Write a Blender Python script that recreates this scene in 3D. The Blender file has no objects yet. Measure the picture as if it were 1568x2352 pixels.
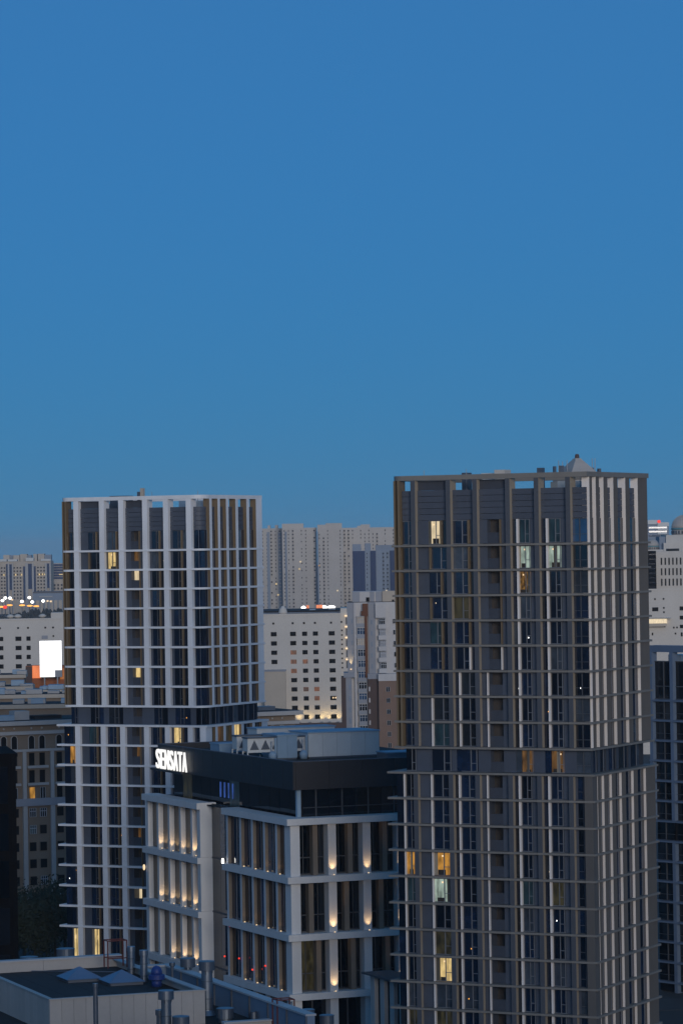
import bpy, bmesh, math, random
from mathutils import Vector, Matrix
random.seed(7)
S = bpy.context.scene
C = S.collection
R = math.radians

# ------------------------------------------------------------------ camera, sky, sun, exposure
# measuring frame of the photograph: 1568 x 2352, focal length 8000 of those units, horizon 83 below the centre
F, CX, CY, HOR, ROLL, CAMZ = 8000.0, 784.0, 1176.0, 83.0, 0.0155, 75.0
cam = bpy.data.cameras.new('camera')
cam.sensor_fit = 'VERTICAL'; cam.sensor_height = 36.0; cam.sensor_width = 24.0
cam.lens = 36.0 * F / 2352.0
cam.clip_start = 1.0; cam.clip_end = 40000.0
camo = bpy.data.objects.new('camera', cam); C.objects.link(camo)
camo.matrix_world = Matrix.Translation((0, 0, CAMZ)) @ Matrix.Rotation(R(90) + math.atan(HOR / F), 4, 'X') @ Matrix.Rotation(-ROLL, 4, 'Z')
S.camera = camo

world = bpy.data.worlds.new('World'); S.world = world; world.use_nodes = True
wn = world.node_tree.nodes; wl = world.node_tree.links
bg = wn['Background']
sky = wn.new('ShaderNodeTexSky'); sky.sky_type = 'NISHITA'; sky.sun_disc = False
SUN_EL, SUN_AZ = R(6), R(170)           # low behind the camera, to its right
sky.sun_elevation = SUN_EL; sky.sun_rotation = SUN_AZ
sky.altitude = 300; sky.air_density = 0.85; sky.dust_density = 0.0; sky.ozone_density = 8.0
mix = wn.new('ShaderNodeMix'); mix.data_type = 'RGBA'; mix.inputs['Factor'].default_value = 0.6
mix.inputs['B'].default_value = (0.70, 2.65, 5.4, 1.0)      # even blue of the dusk
wl.new(sky.outputs[0], mix.inputs['A']); wl.new(mix.outputs['Result'], bg.inputs[0]); bg.inputs[1].default_value = 0.088

sun = bpy.data.lights.new('sun', 'SUN'); sun.energy = 1.85; sun.angle = R(24); sun.color = (1.0, 0.92, 0.85)
suno = bpy.data.objects.new('sun', sun); C.objects.link(suno)
sd = Vector((math.sin(SUN_AZ) * math.cos(SUN_EL), math.cos(SUN_AZ) * math.cos(SUN_EL), math.sin(SUN_EL)))
suno.rotation_euler = (-sd).to_track_quat('-Z', 'Y').to_euler()

S.view_settings.view_transform = 'Standard'; S.view_settings.look = 'None'
S.view_settings.gamma = 1.0; S.view_settings.exposure = 0.0
S.view_settings.use_curve_mapping = False

S.cycles.max_bounces = 4; S.cycles.diffuse_bounces = 2; S.cycles.glossy_bounces = 2; S.cycles.transmission_bounces = 1; S.cycles.volume_bounces = 0

# ------------------------------------------------------------------ helpers
def at(x, y, d):
    """world point seen at (x, y) of the measuring frame, d metres ahead"""
    dx, dy = x - CX, y - CY
    rx, ry = dx - ROLL * dy, dy + ROLL * dx
    return Vector((rx / F * d, d, CAMZ - (ry - HOR) / F * d))

MATS = {}
def nd(nt, t, **kw):
    n = nt.nodes.new(t)
    for k, v in kw.items(): setattr(n, k, v)
    return n
def mat(name, col, rough=0.75, metal=0.0, var=0.12, scale=0.6, ior=1.45, fine=0.06, streak=0.0):
    """procedural surface: base colour with two scales of noise (weathering and grain)"""
    m = bpy.data.materials.new(name); m.use_nodes = True; nt = m.node_tree
    b = nt.nodes['Principled BSDF']
    b.inputs['Roughness'].default_value = rough; b.inputs['Metallic'].default_value = metal; b.inputs['IOR'].default_value = ior
    g = nd(nt, 'ShaderNodeNewGeometry')
    n1 = nd(nt, 'ShaderNodeTexNoise'); n1.inputs['Scale'].default_value = scale; n1.inputs['Detail'].default_value = 4
    n2 = nd(nt, 'ShaderNodeTexNoise'); n2.inputs['Scale'].default_value = scale * 9; n2.inputs['Detail'].default_value = 2
    mp = nd(nt, 'ShaderNodeMapping'); mp.inputs['Scale'].default_value = (1, 1, 0.35 if streak else 1)
    nt.links.new(g.outputs['Position'], mp.inputs[0])
    nt.links.new(mp.outputs[0], n1.inputs['Vector']); nt.links.new(g.outputs['Position'], n2.inputs['Vector'])
    oi = nd(nt, 'ShaderNodeObjectInfo')
    a = nd(nt, 'ShaderNodeMath', operation='MULTIPLY_ADD'); a.inputs[1].default_value = var * 2; a.inputs[2].default_value = 1 - var
    nt.links.new(n1.outputs[0], a.inputs[0])
    c = nd(nt, 'ShaderNodeMath', operation='MULTIPLY_ADD'); c.inputs[1].default_value = fine * 2; c.inputs[2].default_value = -fine
    nt.links.new(n2.outputs[0], c.inputs[0])
    e = nd(nt, 'ShaderNodeMath', operation='ADD'); nt.links.new(a.outputs[0], e.inputs[0]); nt.links.new(c.outputs[0], e.inputs[1])
    q = nd(nt, 'ShaderNodeMath', operation='MULTIPLY_ADD'); q.inputs[1].default_value = 0.10; q.inputs[2].default_value = -0.05
    nt.links.new(oi.outputs['Random'], q.inputs[0])
    e2 = nd(nt, 'ShaderNodeMath', operation='ADD'); nt.links.new(e.outputs[0], e2.inputs[0]); nt.links.new(q.outputs[0], e2.inputs[1])
    v = nd(nt, 'ShaderNodeVectorMath', operation='SCALE'); v.inputs[0].default_value = col
    nt.links.new(e2.outputs[0], v.inputs['Scale']); nt.links.new(v.outputs[0], b.inputs['Base Color'])
    MATS[name] = m
    return m
def glass(name, col, ior=1.7, rough=0.04, wob=0.02):
    m = bpy.data.materials.new(name); m.use_nodes = True; nt = m.node_tree
    b = nt.nodes['Principled BSDF']
    b.inputs['Roughness'].default_value = rough; b.inputs['IOR'].default_value = ior
    oi = nd(nt, 'ShaderNodeObjectInfo')
    g = nd(nt, 'ShaderNodeNewGeometry')
    n = nd(nt, 'ShaderNodeTexNoise'); n.inputs['Scale'].default_value = 0.7; n.inputs['Detail'].default_value = 3
    nt.links.new(g.outputs['Position'], n.inputs['Vector'])
    p = nd(nt, 'ShaderNodeMath', operation='MULTIPLY'); nt.links.new(n.outputs[0], p.inputs[0]); nt.links.new(oi.outputs['Random'], p.inputs[1])
    a = nd(nt, 'ShaderNodeMath', operation='MULTIPLY_ADD'); a.inputs[1].default_value = 3.2; a.inputs[2].default_value = 0.25
    nt.links.new(p.outputs[0], a.inputs[0])
    v = nd(nt, 'ShaderNodeVectorMath', operation='SCALE'); v.inputs[0].default_value = col
    nt.links.new(a.outputs[0], v.inputs['Scale']); nt.links.new(v.outputs[0], b.inputs['Base Color'])
    # every pane hangs a little out of true
    if wob:
        wv = nd(nt, 'ShaderNodeTexWhiteNoise', noise_dimensions='1D'); nt.links.new(oi.outputs['Random'], wv.inputs['W'])
        s1 = nd(nt, 'ShaderNodeVectorMath', operation='SUBTRACT'); s1.inputs[1].default_value = (.5, .5, .5)
        nt.links.new(wv.outputs['Color'], s1.inputs[0])
        s2 = nd(nt, 'ShaderNodeVectorMath', operation='SCALE'); s2.inputs['Scale'].default_value = wob
        nt.links.new(s1.outputs[0], s2.inputs[0])
        s3 = nd(nt, 'ShaderNodeVectorMath', operation='ADD'); nt.links.new(g.outputs['Normal'], s3.inputs[0]); nt.links.new(s2.outputs[0], s3.inputs[1])
        s4 = nd(nt, 'ShaderNodeVectorMath', operation='NORMALIZE'); nt.links.new(s3.outputs[0], s4.inputs[0])
        nt.links.new(s4.outputs[0], b.inputs['Normal'])
    MATS[name] = m
    return m
def glow(name, col, st, curtain=0.0, scale=1.2):
    """a lit room or lamp; with curtain > 0 the light is broken up by folds and furniture"""
    m = bpy.data.materials.new(name); m.use_nodes = True; nt = m.node_tree
    b = nt.nodes['Principled BSDF']; b.inputs['Base Color'].default_value = (col[0] * .05, col[1] * .05, col[2] * .05, 1)
    b.inputs['Roughness'].default_value = 0.3
    b.inputs['Emission Color'].default_value = (*col, 1); b.inputs['Emission Strength'].default_value = st
    if curtain:
        g = nd(nt, 'ShaderNodeNewGeometry')
        mp = nd(nt, 'ShaderNodeMapping'); mp.inputs['Scale'].default_value = (1.6, 1.6, 0.5); nt.links.new(g.outputs['Position'], mp.inputs[0])
        n = nd(nt, 'ShaderNodeTexNoise'); n.inputs['Scale'].default_value = scale; n.inputs['Detail'].default_value = 2.5
        nt.links.new(mp.outputs[0], n.inputs['Vector'])
        r = nd(nt, 'ShaderNodeMapRange'); r.inputs['From Min'].default_value = .33; r.inputs['From Max'].default_value = .66
        r.inputs['To Min'].default_value = st * (1 - curtain); r.inputs['To Max'].default_value = st * (1 + .3 * curtain)
        nt.links.new(n.outputs[0], r.inputs[0]); nt.links.new(r.outputs[0], b.inputs['Emission Strength'])
    MATS[name] = m
    return m

CUBE = {}
FACES = [(0, 3, 7, 4), (1, 5, 6, 2), (0, 4, 5, 1), (3, 2, 6, 7), (0, 1, 2, 3), (4, 7, 6, 5)]   # -x +x -y +y -z +z (fixed by recalc)
def cube(mats):
    """unit cube 0..1 shared by all pieces with these materials; mats = one name or six (-x +x -y +y -z +z)"""
    key = mats
    if key in CUBE: return CUBE[key]
    vs = [(0,0,0),(1,0,0),(1,1,0),(0,1,0),(0,0,1),(1,0,1),(1,1,1),(0,1,1)]
    fs = [(0,4,7,3),(1,2,6,5),(0,1,5,4),(3,7,6,2),(0,3,2,1),(4,5,6,7)]
    me = bpy.data.meshes.new('piece'); me.from_pydata(vs, [], fs)
    if isinstance(mats, str): me.materials.append(MATS[mats])
    else:
        u = []
        for i, n in enumerate(mats):
            if n not in u: u.append(n); me.materials.append(MATS[n])
            me.polygons[i].material_index = u.index(n)
    CUBE[key] = me
    return me
def piece(name, parent, x0, x1, y0, y1, z0, z1, mats, label=None):
    o = bpy.data.objects.new(name, cube(mats)); C.objects.link(o)
    o.parent = parent
    o.location = (x0, y0, z0); o.scale = (x1 - x0, y1 - y0, z1 - z0)
    if label: o['label'] = label
    return o
def empty(name, loc, rz, label, cat, group=None):
    o = bpy.data.objects.new(name, None); C.objects.link(o)
    o.location = loc; o.rotation_euler = (0, 0, rz); o['label'] = label; o['category'] = cat
    if group: o['group'] = group
    o.empty_display_size = 0.5
    return o
class MB:
    def __init__(self): self.v = []; self.f = []
    def box(self, x0, x1, y0, y1, z0, z1):
        n = len(self.v)
        self.v += [(x0,y0,z0),(x1,y0,z0),(x1,y1,z0),(x0,y1,z0),(x0,y0,z1),(x1,y0,z1),(x1,y1,z1),(x0,y1,z1)]
        self.f += [tuple(n + i for i in q) for q in [(0,4,7,3),(1,2,6,5),(0,1,5,4),(3,7,6,2),(0,3,2,1),(4,5,6,7)]]
        return self
    def lathe(self, prof, seg=20, c=(0, 0)):
        n = len(self.v)
        for r, z in prof:
            for k in range(seg):
                a = 2 * math.pi * k / seg; self.v.append((c[0] + r * math.cos(a), c[1] + r * math.sin(a), z))
        for i in range(len(prof) - 1):
            for k in range(seg):
                k2 = (k + 1) % seg
                self.f.append((n + i*seg + k, n + i*seg + k2, n + (i+1)*seg + k2, n + (i+1)*seg + k))
        self.f.append(tuple(n + k for k in reversed(range(seg))))
        self.f.append(tuple(n + (len(prof)-1)*seg + k for k in range(seg)))
        return self
    def prism(self, pts, y0, y1):
        """outline in x,z swept along y"""
        n = len(self.v); k = len(pts)
        self.v += [(x, y0, z) for x, z in pts] + [(x, y1, z) for x, z in pts]
        self.f.append(tuple(n + i for i in range(k))); self.f.append(tuple(n + k + i for i in reversed(range(k))))
        for i in range(k):
            j = (i + 1) % k; self.f.append((n + i, n + k + i, n + k + j, n + j))
        return self
    def tube(self, a, b, r, seg=8, r2=None):
        a, b = Vector(a), Vector(b); d = (b - a).normalized(); r2 = r if r2 is None else r2
        u = d.cross(Vector((0, 0, 1)) if abs(d.z) < .9 else Vector((1, 0, 0))).normalized(); w = d.cross(u)
        n = len(self.v)
        for p, rr in ((a, r), (b, r2)):
            for k in range(seg):
                t = 2 * math.pi * k / seg; self.v.append(tuple(p + (u * math.cos(t) + w * math.sin(t)) * rr))
        for k in range(seg):
            k2 = (k + 1) % seg; self.f.append((n + k, n + k2, n + seg + k2, n + seg + k))
        self.f.append(tuple(n + k for k in reversed(range(seg)))); self.f.append(tuple(n + seg + k for k in range(seg)))
        return self
    def mesh(self, m, smooth=False):
        me = bpy.data.meshes.new('mesh'); me.from_pydata(self.v, [], self.f); me.materials.append(MATS[m])
        bm = bmesh.new(); bm.from_mesh(me); bmesh.ops.recalc_face_normals(bm, faces=bm.faces); bm.to_mesh(me); bm.free()
        if smooth:
            for p in me.polygons: p.use_smooth = len(p.vertices) == 4
        return me
    def build(self, name, m, parent=None, loc=(0, 0, 0), rz=0, smooth=False, kind=None):
        o = bpy.data.objects.new(name, self.mesh(m, smooth)); C.objects.link(o); o.parent = parent
        o.location = loc; o.rotation_euler = (0, 0, rz)
        if kind: o['kind'] = kind
        return o
def put(name, me, parent, loc=(0, 0, 0), rz=0, scale=(1, 1, 1)):
    o = bpy.data.objects.new(name, me); C.objects.link(o); o.parent = parent; o.location = loc; o.rotation_euler = (0, 0, rz); o.scale = scale
    return o
def tag(o, label, cat, group=None):
    o['label'] = label; o['category'] = cat
    if group: o['group'] = group
    return o

# ------------------------------------------------------------------ materials
mat('clad_white', (.68, .69, .71), .6, streak=1, var=.16)
mat('clad_bronze', (.17, .125, .075), .45, var=.15)
mat('clad_taupe', (.105, .096, .088), .6, streak=1, var=.18)
mat('slab_taupe', (.20, .185, .165), .6, var=.18)
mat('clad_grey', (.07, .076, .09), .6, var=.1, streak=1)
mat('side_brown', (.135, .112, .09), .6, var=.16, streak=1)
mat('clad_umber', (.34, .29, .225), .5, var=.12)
mat('slab_shade_blue', (.11, .155, .23), .6)  # blue of the shaded face put into the cladding colour
mat('fin_white', (.74, .69, .65), .55, var=.06)
mat('panel_grey', (.064, .075, .10), .6, var=.2)
mat('panel_dark', (.05, .055, .07), .5, var=.12)
mat('core_dark', (.03, .03, .035), .8)
mat('loggia', (.055, .048, .045), .85, var=.2)
mat('frame_dark', (.07, .075, .085), .45)
mat('frame_mid', (.16, .17, .19), .45)
glass('glass_tower', (.004, .010, .026), 1.72)
glass('glass_curtain', (.035, .045, .06), 1.6)
glass('glass_dark', (.004, .006, .010), 1.6)
glass('glass_blue', (.012, .035, .08), 1.8)
mat('stone_pale', (.56, .57, .58), .7, var=.10, streak=1)
mat('stone_taupe', (.17, .14, .11), .65, var=.12)
mat('fascia', (.020, .020, .024), .5, var=.15)
mat('roof_dark', (.014, .015, .018), .9, var=.25)
mat('roof_felt', (.020, .021, .024), .95, var=.4, scale=.9)
mat('roof_pale', (.40, .41, .43), .8, var=.15)
mat('equip_white', (.50, .52, .52), .6, var=.1)
mat('equip_blue', (.22, .32, .42), .6, var=.15)
mat('steel', (.20, .23, .27), .42, metal=.8, var=.2, scale=2)
mat('steel_dark', (.12, .14, .17), .4, metal=.5, var=.2)
mat('vent_blue', (.02, .045, .19), .5)
mat('skylight_blue', (.10, .16, .26), .4)
mat('rust_red', (.12, .03, .025), .7)
mat('sheet_pale', (.40, .375, .35), .7, var=.10, scale=.5, streak=1)
mat('parapet_blue', (.16, .22, .30), .8, var=.15)
mat('plaster_white', (.50, .475, .44), .85, var=.10, scale=.15, streak=1)
mat('plaster_cream', (.42, .37, .31), .85, var=.12, scale=.15)
mat('beige', (.20, .155, .115), .85, var=.14, scale=.25)
mat('trim_pale', (.36, .355, .35), .8, var=.12)
mat('brick_brown', (.20, .135, .105), .9, var=.15)
mat('brown_dark', (.085, .06, .055), .9)
mat('rust_brown', (.13, .055, .03), .85)
mat('res_white', (.45, .44, .44), .85, var=.1)
mat('res_grey', (.26, .275, .31), .85, var=.1)
mat('far_grey', (.42, .395, .37), .9, var=.14, scale=.05)
mat('far_blue', (.20, .24, .30), .9, var=.14, scale=.05)
mat('far_window', (.02, .026, .04), .6, ior=1.2)
mat('win_dark', (.010, .011, .013), .6, ior=1.15)
mat('win_frame', (.42, .44, .47), .6)
mat('strip_blue', (.012, .035, .10), .5, ior=1.3)
mat('dome', (.36, .335, .31), .6, var=.1, scale=.1)
mat('dome_teal', (.08, .22, .25), .5)
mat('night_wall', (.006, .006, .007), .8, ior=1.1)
mat('orange_wall', (.30, .10, .035), .8)
mat('ground', (.035, .036, .038), .95, var=.3, scale=.02)
mat('asphalt', (.05, .05, .052), .9, var=.2, scale=.05)
mat('bark', (.05, .04, .032), .95)
mat('leaf', (.022, .032, .018), .9, var=.35, scale=.8)
mat('far_wood', (.04, .042, .04), .95, var=.4, scale=.05)
glow('lit_yellow', (1.0, .72, .30), .75, .45)
glow('lit_cream', (1.0, .80, .50), .75, .25)
glow('lit_amber', (1.0, .47, .08), .45, .6)
glow('lit_dim_amber', (.9, .45, .14), .12, .7)
glow('lit_green', (.75, .95, .80), .38, .65)
glow('lit_teal', (.22, .48, .62), .025, .9)
glow('lit_specks', (1.0, .5, .1), .16, 1.0, 3.0)
glow('lit_olive', (.65, .55, .25), .032, 1.0)
glow('lit_blue', (.10, .25, .95), .35, .5)
glow('bulb_warm', (1.0, .72, .42), 1.1)
glow('bulb_white', (1.0, .97, .92), 4.0)
glow('bulb_red', (1.0, .05, .02), 1.2)
glow('bulb_orange', (1.0, .42, .06), 2.0)
glow('sign_white', (1.0, .98, .95), 1.05)
glow('screen_white', (1.0, .98, .97), 1.8)
glow('panel_orange', (1.0, .25, .07), .8, .3, .3)
glow('panel_amber', (1.0, .30, .04), .28, .4, .3)
glow('fire', (1.0, .26, .04), .10, 1.0, 1.1)

# ------------------------------------------------------------------ ground, streets
g = MB(); g.v = [(-9000, -7000, 0), (9000, -7000, 0), (9000, 16000, 0), (-9000, 16000, 0)]; g.f = [(0, 1, 2, 3)]
g.build('ground', 'ground', kind='structure')
g = MB(); g.box(-1500, 1500, 3860, 3900, -1, .05); g.build('road', 'asphalt', kind='structure')
g = MB(); g.box(-250, 250, 560, 574, -1, .05); g.build('street', 'asphalt', kind='structure')

V = empty('added_shade_block', (0, 0, 0), 0, 'wide unseen block behind the camera, added to shade the lower floors', 'building')  # added out of view, keeps low sun off the lower floors
piece('wall', V, -150, 150, -60, -3, 0, 73.0, 'core_dark'); piece('parapet', V, -150, 150, -3.4, -2.9, 73.0, 73.9, 'roof_felt'); piece('roof', V, -149, 149, -59, -3.4, 73.0, 73.1, 'roof_dark')
for k in range(21): piece('floor_band', V, -150, 150, -3, -2.7, 3.2 + k * 3.4, 4.2 + k * 3.4, 'panel_grey')

# window frame mesh shared by panes: a mullion and an opening casement, in the pane's unit box
def frame_mesh(kind, m):
    b = MB(); t = .045
    b.box(0, 1, -.8, -.2, 0, .025); b.box(0, 1, -.8, -.2, .975, 1)
    if kind == 'casement':
        b.box(.56, .56 + t, -.9, 0, 0, 1); b.box(.60, .98, -.9, 0, .36, .385)
        b.box(.92, .92 + t, -.9, 0, 0, 1)
    elif kind == 'mullion':
        b.box(.48, .48 + t, -.9, 0, 0, 1); b.box(0, 1, -.9, 0, .33, .35)
    elif kind == 'cross':
        b.box(.46, .54, -.9, 0, 0, 1); b.box(0, .06, -.9, 0, 0, 1); b.box(.94, 1, -.9, 0, 0, 1)
    elif kind == 'triple':
        for q in (0, .31, .63, .94): b.box(q, q + .06, -.9, 0, 0, 1)
        b.box(0, 1, -.9, 0, .62, .68)
    elif kind == 'side':
        b.v = []; b.f = []
        b.box(.2, 1.8, .46, .52, 0, 1); b.box(.2, 1.8, 0, 1, .33, .35)
    return b.mesh(m)
FR = {k: frame_mesh(k, 'frame_dark' if k in ('casement', 'mullion', 'side') else 'win_frame') for k in ('casement', 'mullion', 'cross', 'triple', 'side')}
FR['casement_mid'] = frame_mesh('casement', 'frame_mid')
RW = random.Random(5)
mat('curtain_dim', (.10, .09, .07), .9); mat('curtain_warm', (.30, .26, .2), .9); mat('furniture', (.03, .025, .02), .8)
def window(parent, x0, x1, y0, y1, z0, z1, m, fr=None, name='window', label=None):
    o = piece(name, parent, x0, x1, y0, y1, z0, z1, m, label)
    if fr: put('window_frame', FR[fr], o)
    if m == 'glass_tower' and RW.random() < .13: o.data = cube('glass_curtain')
    if m == 'glass_tower' and x1 - x0 > .6 and RW.random() < .045:
        q = RW.uniform(.2, .8); w_ = .09 / (x1 - x0); zq = RW.uniform(.2, .85)
        piece('lamp', o, q, q + w_, -.2, -.02, zq, zq + .05, RW.choice(('bulb_white', 'bulb_warm', 'bulb_orange')))  # scattered glow specks for lamp dots and small reflections
    if m.startswith('lit_') and m not in ('lit_teal', 'lit_olive'):
        a = RW.choice((0, .72)) if RW.random() < .8 else .4
        piece('curtain', o, a, a + RW.uniform(.14, .28), -.25, -.05, 0, 1, RW.choice(('curtain_dim', 'curtain_warm')))
        piece('furniture', o, RW.uniform(.1, .4), RW.uniform(.55, .9), -.15, -.02, 0, RW.uniform(.1, .3), 'furniture')
        q = RW.uniform(.3, .7); piece('lamp', o, q, q + .09, -.2, -.02, .80, .87, 'bulb_warm')
    return o

# ------------------------------------------------------------------ the gridded towers
UPPER = [.13, -3.17, -6.45, -9.75, -13.05, -16.4, -19.75, -23.1, -26.5]
LOWER = [-29.8, -33.2, -36.65, -40.05, -43.5, -47.0, -50.45, -53.9, -57.4, -60.9, -64.4]
LEV = [z + CAMZ for z in UPPER + LOWER]
LN, DP = 27.6, 21.0                               # front length, side depth
FRAC = [.108, .293, .432, .602, .750, .911]       # pillar centres along the front, from the left

def grid_tower(name, corner, rz, label, pal, lit, side_lit, t_fins):
    T = empty(name, (corner.x, corner.y, 0), rz, label, 'tower')
    out, ins, slab, fr = pal['out'], pal['ins'], pal['slab'], pal['frame']
    px = [-LN + f * LN for f in FRAC]
    piece('wall', T, -LN + .9, -.9, 1.5, DP - .5, 0, CAMZ + 7.2, 'core_dark')
    piece('roof', T, -LN + 1.2, -1.2, 1.8, DP - .8, CAMZ + 7.2, CAMZ + 7.3, 'roof_dark')
    # crown: ring beam with a rounded left end
    b = MB(); zt0, zt1 = CAMZ + 8.78, CAMZ + 9.42
    r = 1.6; pts = [(.25, -.45), (.25, DP + .2)]
    cr_ = pal['cr']
    def arc(r_, x_, y_): return [(x_ - r_ + r_ * math.sin(R(q)), y_ + r_ - r_ * math.cos(R(q))) for q in (0, 15, 30, 45, 60, 75, 90)]
    if cr_: pts = arc(cr_ + .6, .25, -.45) + [(.25, DP + .2)]
    pts += [(-LN - .3, DP + .2)] + [(-LN - .3 + r - r * math.cos(a), -.45 + r - r * math.sin(a)) for a in [R(q) for q in (0, 15, 30, 45, 60, 75, 90)]]
    inn = [(-.65, .45), (-.65, DP - .7), (-LN + .6, DP - .7)] + [(-LN + .6 + r - r * math.cos(a), .45 + r - r * math.sin(a)) for a in [R(q) for q in (0, 15, 30, 45, 60, 75, 90)]]
    if cr_: inn = arc(cr_ - .1, -.65, .45) + inn[1:]
    k = len(pts)
    b.v = [(x, y, zt0) for x, y in pts] + [(x, y, zt1) for x, y in pts] + [(x, y, zt0) for x, y in inn] + [(x, y, zt1) for x, y in inn]
    for i in range(k):
        j = (i + 1) % k
        b.f += [(i, j, k + j, k + i), (2*k + j, 2*k + i, 3*k + i, 3*k + j), (k + i, k + j, 3*k + j, 3*k + i), (j, i, 2*k + i, 2*k + j)]
    b.build('crown_beam', slab, T)
    def corner(name, z0, z1, m):
        c = MB(); o_ = arc(cr_, -.35, .32); i_ = arc(cr_ - .12, -.47, .44); n_ = len(o_)
        for q in range(n_ - 1):
            a_ = len(c.v); quad = (o_[q], o_[q + 1], i_[q + 1], i_[q])
            c.v += [(x, y, z0) for x, y in quad] + [(x, y, z1) for x, y in quad]
            c.f += [(a_, a_ + 3, a_ + 2, a_ + 1), (a_ + 4, a_ + 5, a_ + 6, a_ + 7)] + [(a_ + w_, a_ + (w_ + 1) % 4, a_ + 4 + (w_ + 1) % 4, a_ + 4 + w_) for w_ in range(4)]
        return c.build(name, m, T)
    # floor ledges: one per storey
    for i, z in enumerate(LEV):
        up = i < len(UPPER); e = .0 if up else .55; x0 = -LN - (.2 if up else 1.1)
        if i == 8: e = .1
        if cr_ and up:
            pl_ = arc(cr_ + .7, .38, -.5) + [(.38, DP + .3), (x0, DP + .3), (x0, .6), (x0 + .5, -.3), (x0 + 1.2, -.5)]
            lb = MB(); n_ = len(pl_); lb.v = [(x, y, z - .17) for x, y in pl_] + [(x, y, z + .17) for x, y in pl_]
            lb.f = [tuple(range(n_)), tuple(range(n_, 2 * n_))] + [(q, (q + 1) % n_, n_ + (q + 1) % n_, n_ + q) for q in range(n_)]
            lb.build('floor_ledge', slab, T)
            continue
        piece('floor_ledge', T, x0, .38 + e, -.50 - e, DP + .3, z - .17 + pal['thin'], z + .17 - pal['thin'], slab)
    zt, zb = LEV[8], LEV[9]
    # front pillars, upper and lower run
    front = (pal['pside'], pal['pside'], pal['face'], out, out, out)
    pw = pal['pw']
    for q in px:
        piece('pillar', T, q - pw/2, q + pw/2, -.42, 1.45, zt + .17, CAMZ + 8.78, front)
        piece('pillar', T, q - pw/2 + .05, q + pw/2 + .05, -.97, 1.45, 0, zb - .17, front)
    piece('pillar', T, -.55, .60, -.97, 1.2, 0, zb - .17, (ins, out, out, out, out, out))
    for q, w in ((-LN + .12, .24), (-LN + .85, .30)):
        piece('corner_fin', T, q - w/2, q + w/2, -.40 + .3 * (q < -LN + .3), 1.45, zt + .17, CAMZ + 8.78, pal['lefty'])
    # side fins (right face)
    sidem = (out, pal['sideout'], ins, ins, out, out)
    for t, w, d in t_fins:
        piece('fin', T, -.9, d, t, t + w, zt + .17, CAMZ + 8.78, sidem)
        piece('fin', T, -.9, d + .5, t, t + w, 0, zb - .17, sidem)
    # parapet screen: rows of cladding panels between the pillars, front and side
    edges = [-LN + 1.05] + px + [-.15]
    rows = [CAMZ + 3.45 + i * .80 for i in range(6)]
    for bi in range(7):
        a = edges[bi] + (pw/2 if bi else 0); c = edges[bi + 1] - (pw/2 if bi < 6 else 0)
        for z in rows[:-1]:
            if bi == 6 and cr_: corner('cladding_panel', z + .03, z + .78, 'panel_grey'); continue
            piece('cladding_panel', T, a + .01, c - .01, .30 + .02 * random.random(), .5, z + .03, z + .78, 'panel_grey')
        if bi in (1, 3): piece('screen_gap', T, a, c, .5, .8, CAMZ + 7.45, CAMZ + 8.7, 'panel_dark')
    for k in range(len(t_fins)):
        t0 = t_fins[k - 1][0] + t_fins[k - 1][1] if k else (1.85 if pal['cr'] else .3)
        t1 = t_fins[k][0]
        if t1 - t0 > .1:
            for z in rows[:-1]: piece('cladding_panel', T, -.55, -.35 + .02 * random.random(), t0 + .01, t1 - .01, z + .03, z + .78, 'panel_grey')
    # storeys
    tops = [CAMZ + 3.45] + LEV
    for s in range(len(LEV) + 1):
        z1 = (tops[s] - (.17 if s else .0)); z0 = (tops[s + 1] + .17) if s < len(LEV) else .3
        band = s == 9; lower = s > 9
        yy = -.25 if lower else .32
        for bi in range(7):
            a = edges[bi] + (pw/2 if bi else -.2); c = edges[bi + 1] - (pw/2 if bi < 6 else 0); w = c - a
            if lower and bi == 0: a -= .9; w = c - a
            if band:                                   # flush recessed storey
                if bi: piece('cladding_panel', T, edges[bi] - pw/2, a + (.28 * w if bi in (1, 3) else .05), .25, 1.5, z0, z1, 'panel_grey')
            L = lit.get((s, 'ABCDEFG'[bi]))
            gm = L or 'glass_tower'
            def win(f0, f1, m, frk=fr):
                window(T, a + f0 * w, a + f1 * w, yy, yy + .15, z0 + .02, z1 - .02, m, frk)
            def pan(f0, f1, m='panel_grey'):
                piece('cladding_panel', T, a + f0 * w + .005, a + f1 * w - .005, yy - .05, 1.48, z0 + .01, z1 - .01, m)
            def blade(f, wd=.20):
                if band: return
                m = pal['blade'](s, bi)
                xx = a + f * w
                piece('blade', T, xx - wd/2, xx + wd/2, yy - .42, yy, z0, z1, m)
            if bi == 0:
                if lower: win(.0, .45, 'glass_tower', None); win(.47, 1, gm); blade(.46, .16) if pal['blade0'] else None
                else: win(.15, .98, gm)
            elif bi == 1:
                pan(0, .36); bp = .42 if (s in (1, 3) or pal['flip'](s)) else .78
                win(.37, bp, 'glass_tower' if bp < .5 else gm, None if bp < .5 else fr); win(bp, 1, gm if bp < .5 else 'glass_tower', fr if bp < .5 else None); blade(bp)
            elif bi == 2:
                bp = .25 if pal['flip'](s) else .74
                win(0, bp, 'glass_tower' if bp < .5 else gm, None if bp < .5 else fr); win(bp, .97, gm if bp < .5 else 'glass_tower', fr if bp < .5 else None); blade(bp)
            elif bi == 3:
                pan(0, .28); pan(.74, 1)
                zz = z0 + (z1 - z0) * .46
                piece('balcony_front', T, a + .28 * w, a + .74 * w, yy - .02, yy + .14, z0, zz, 'panel_dark')
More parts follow.
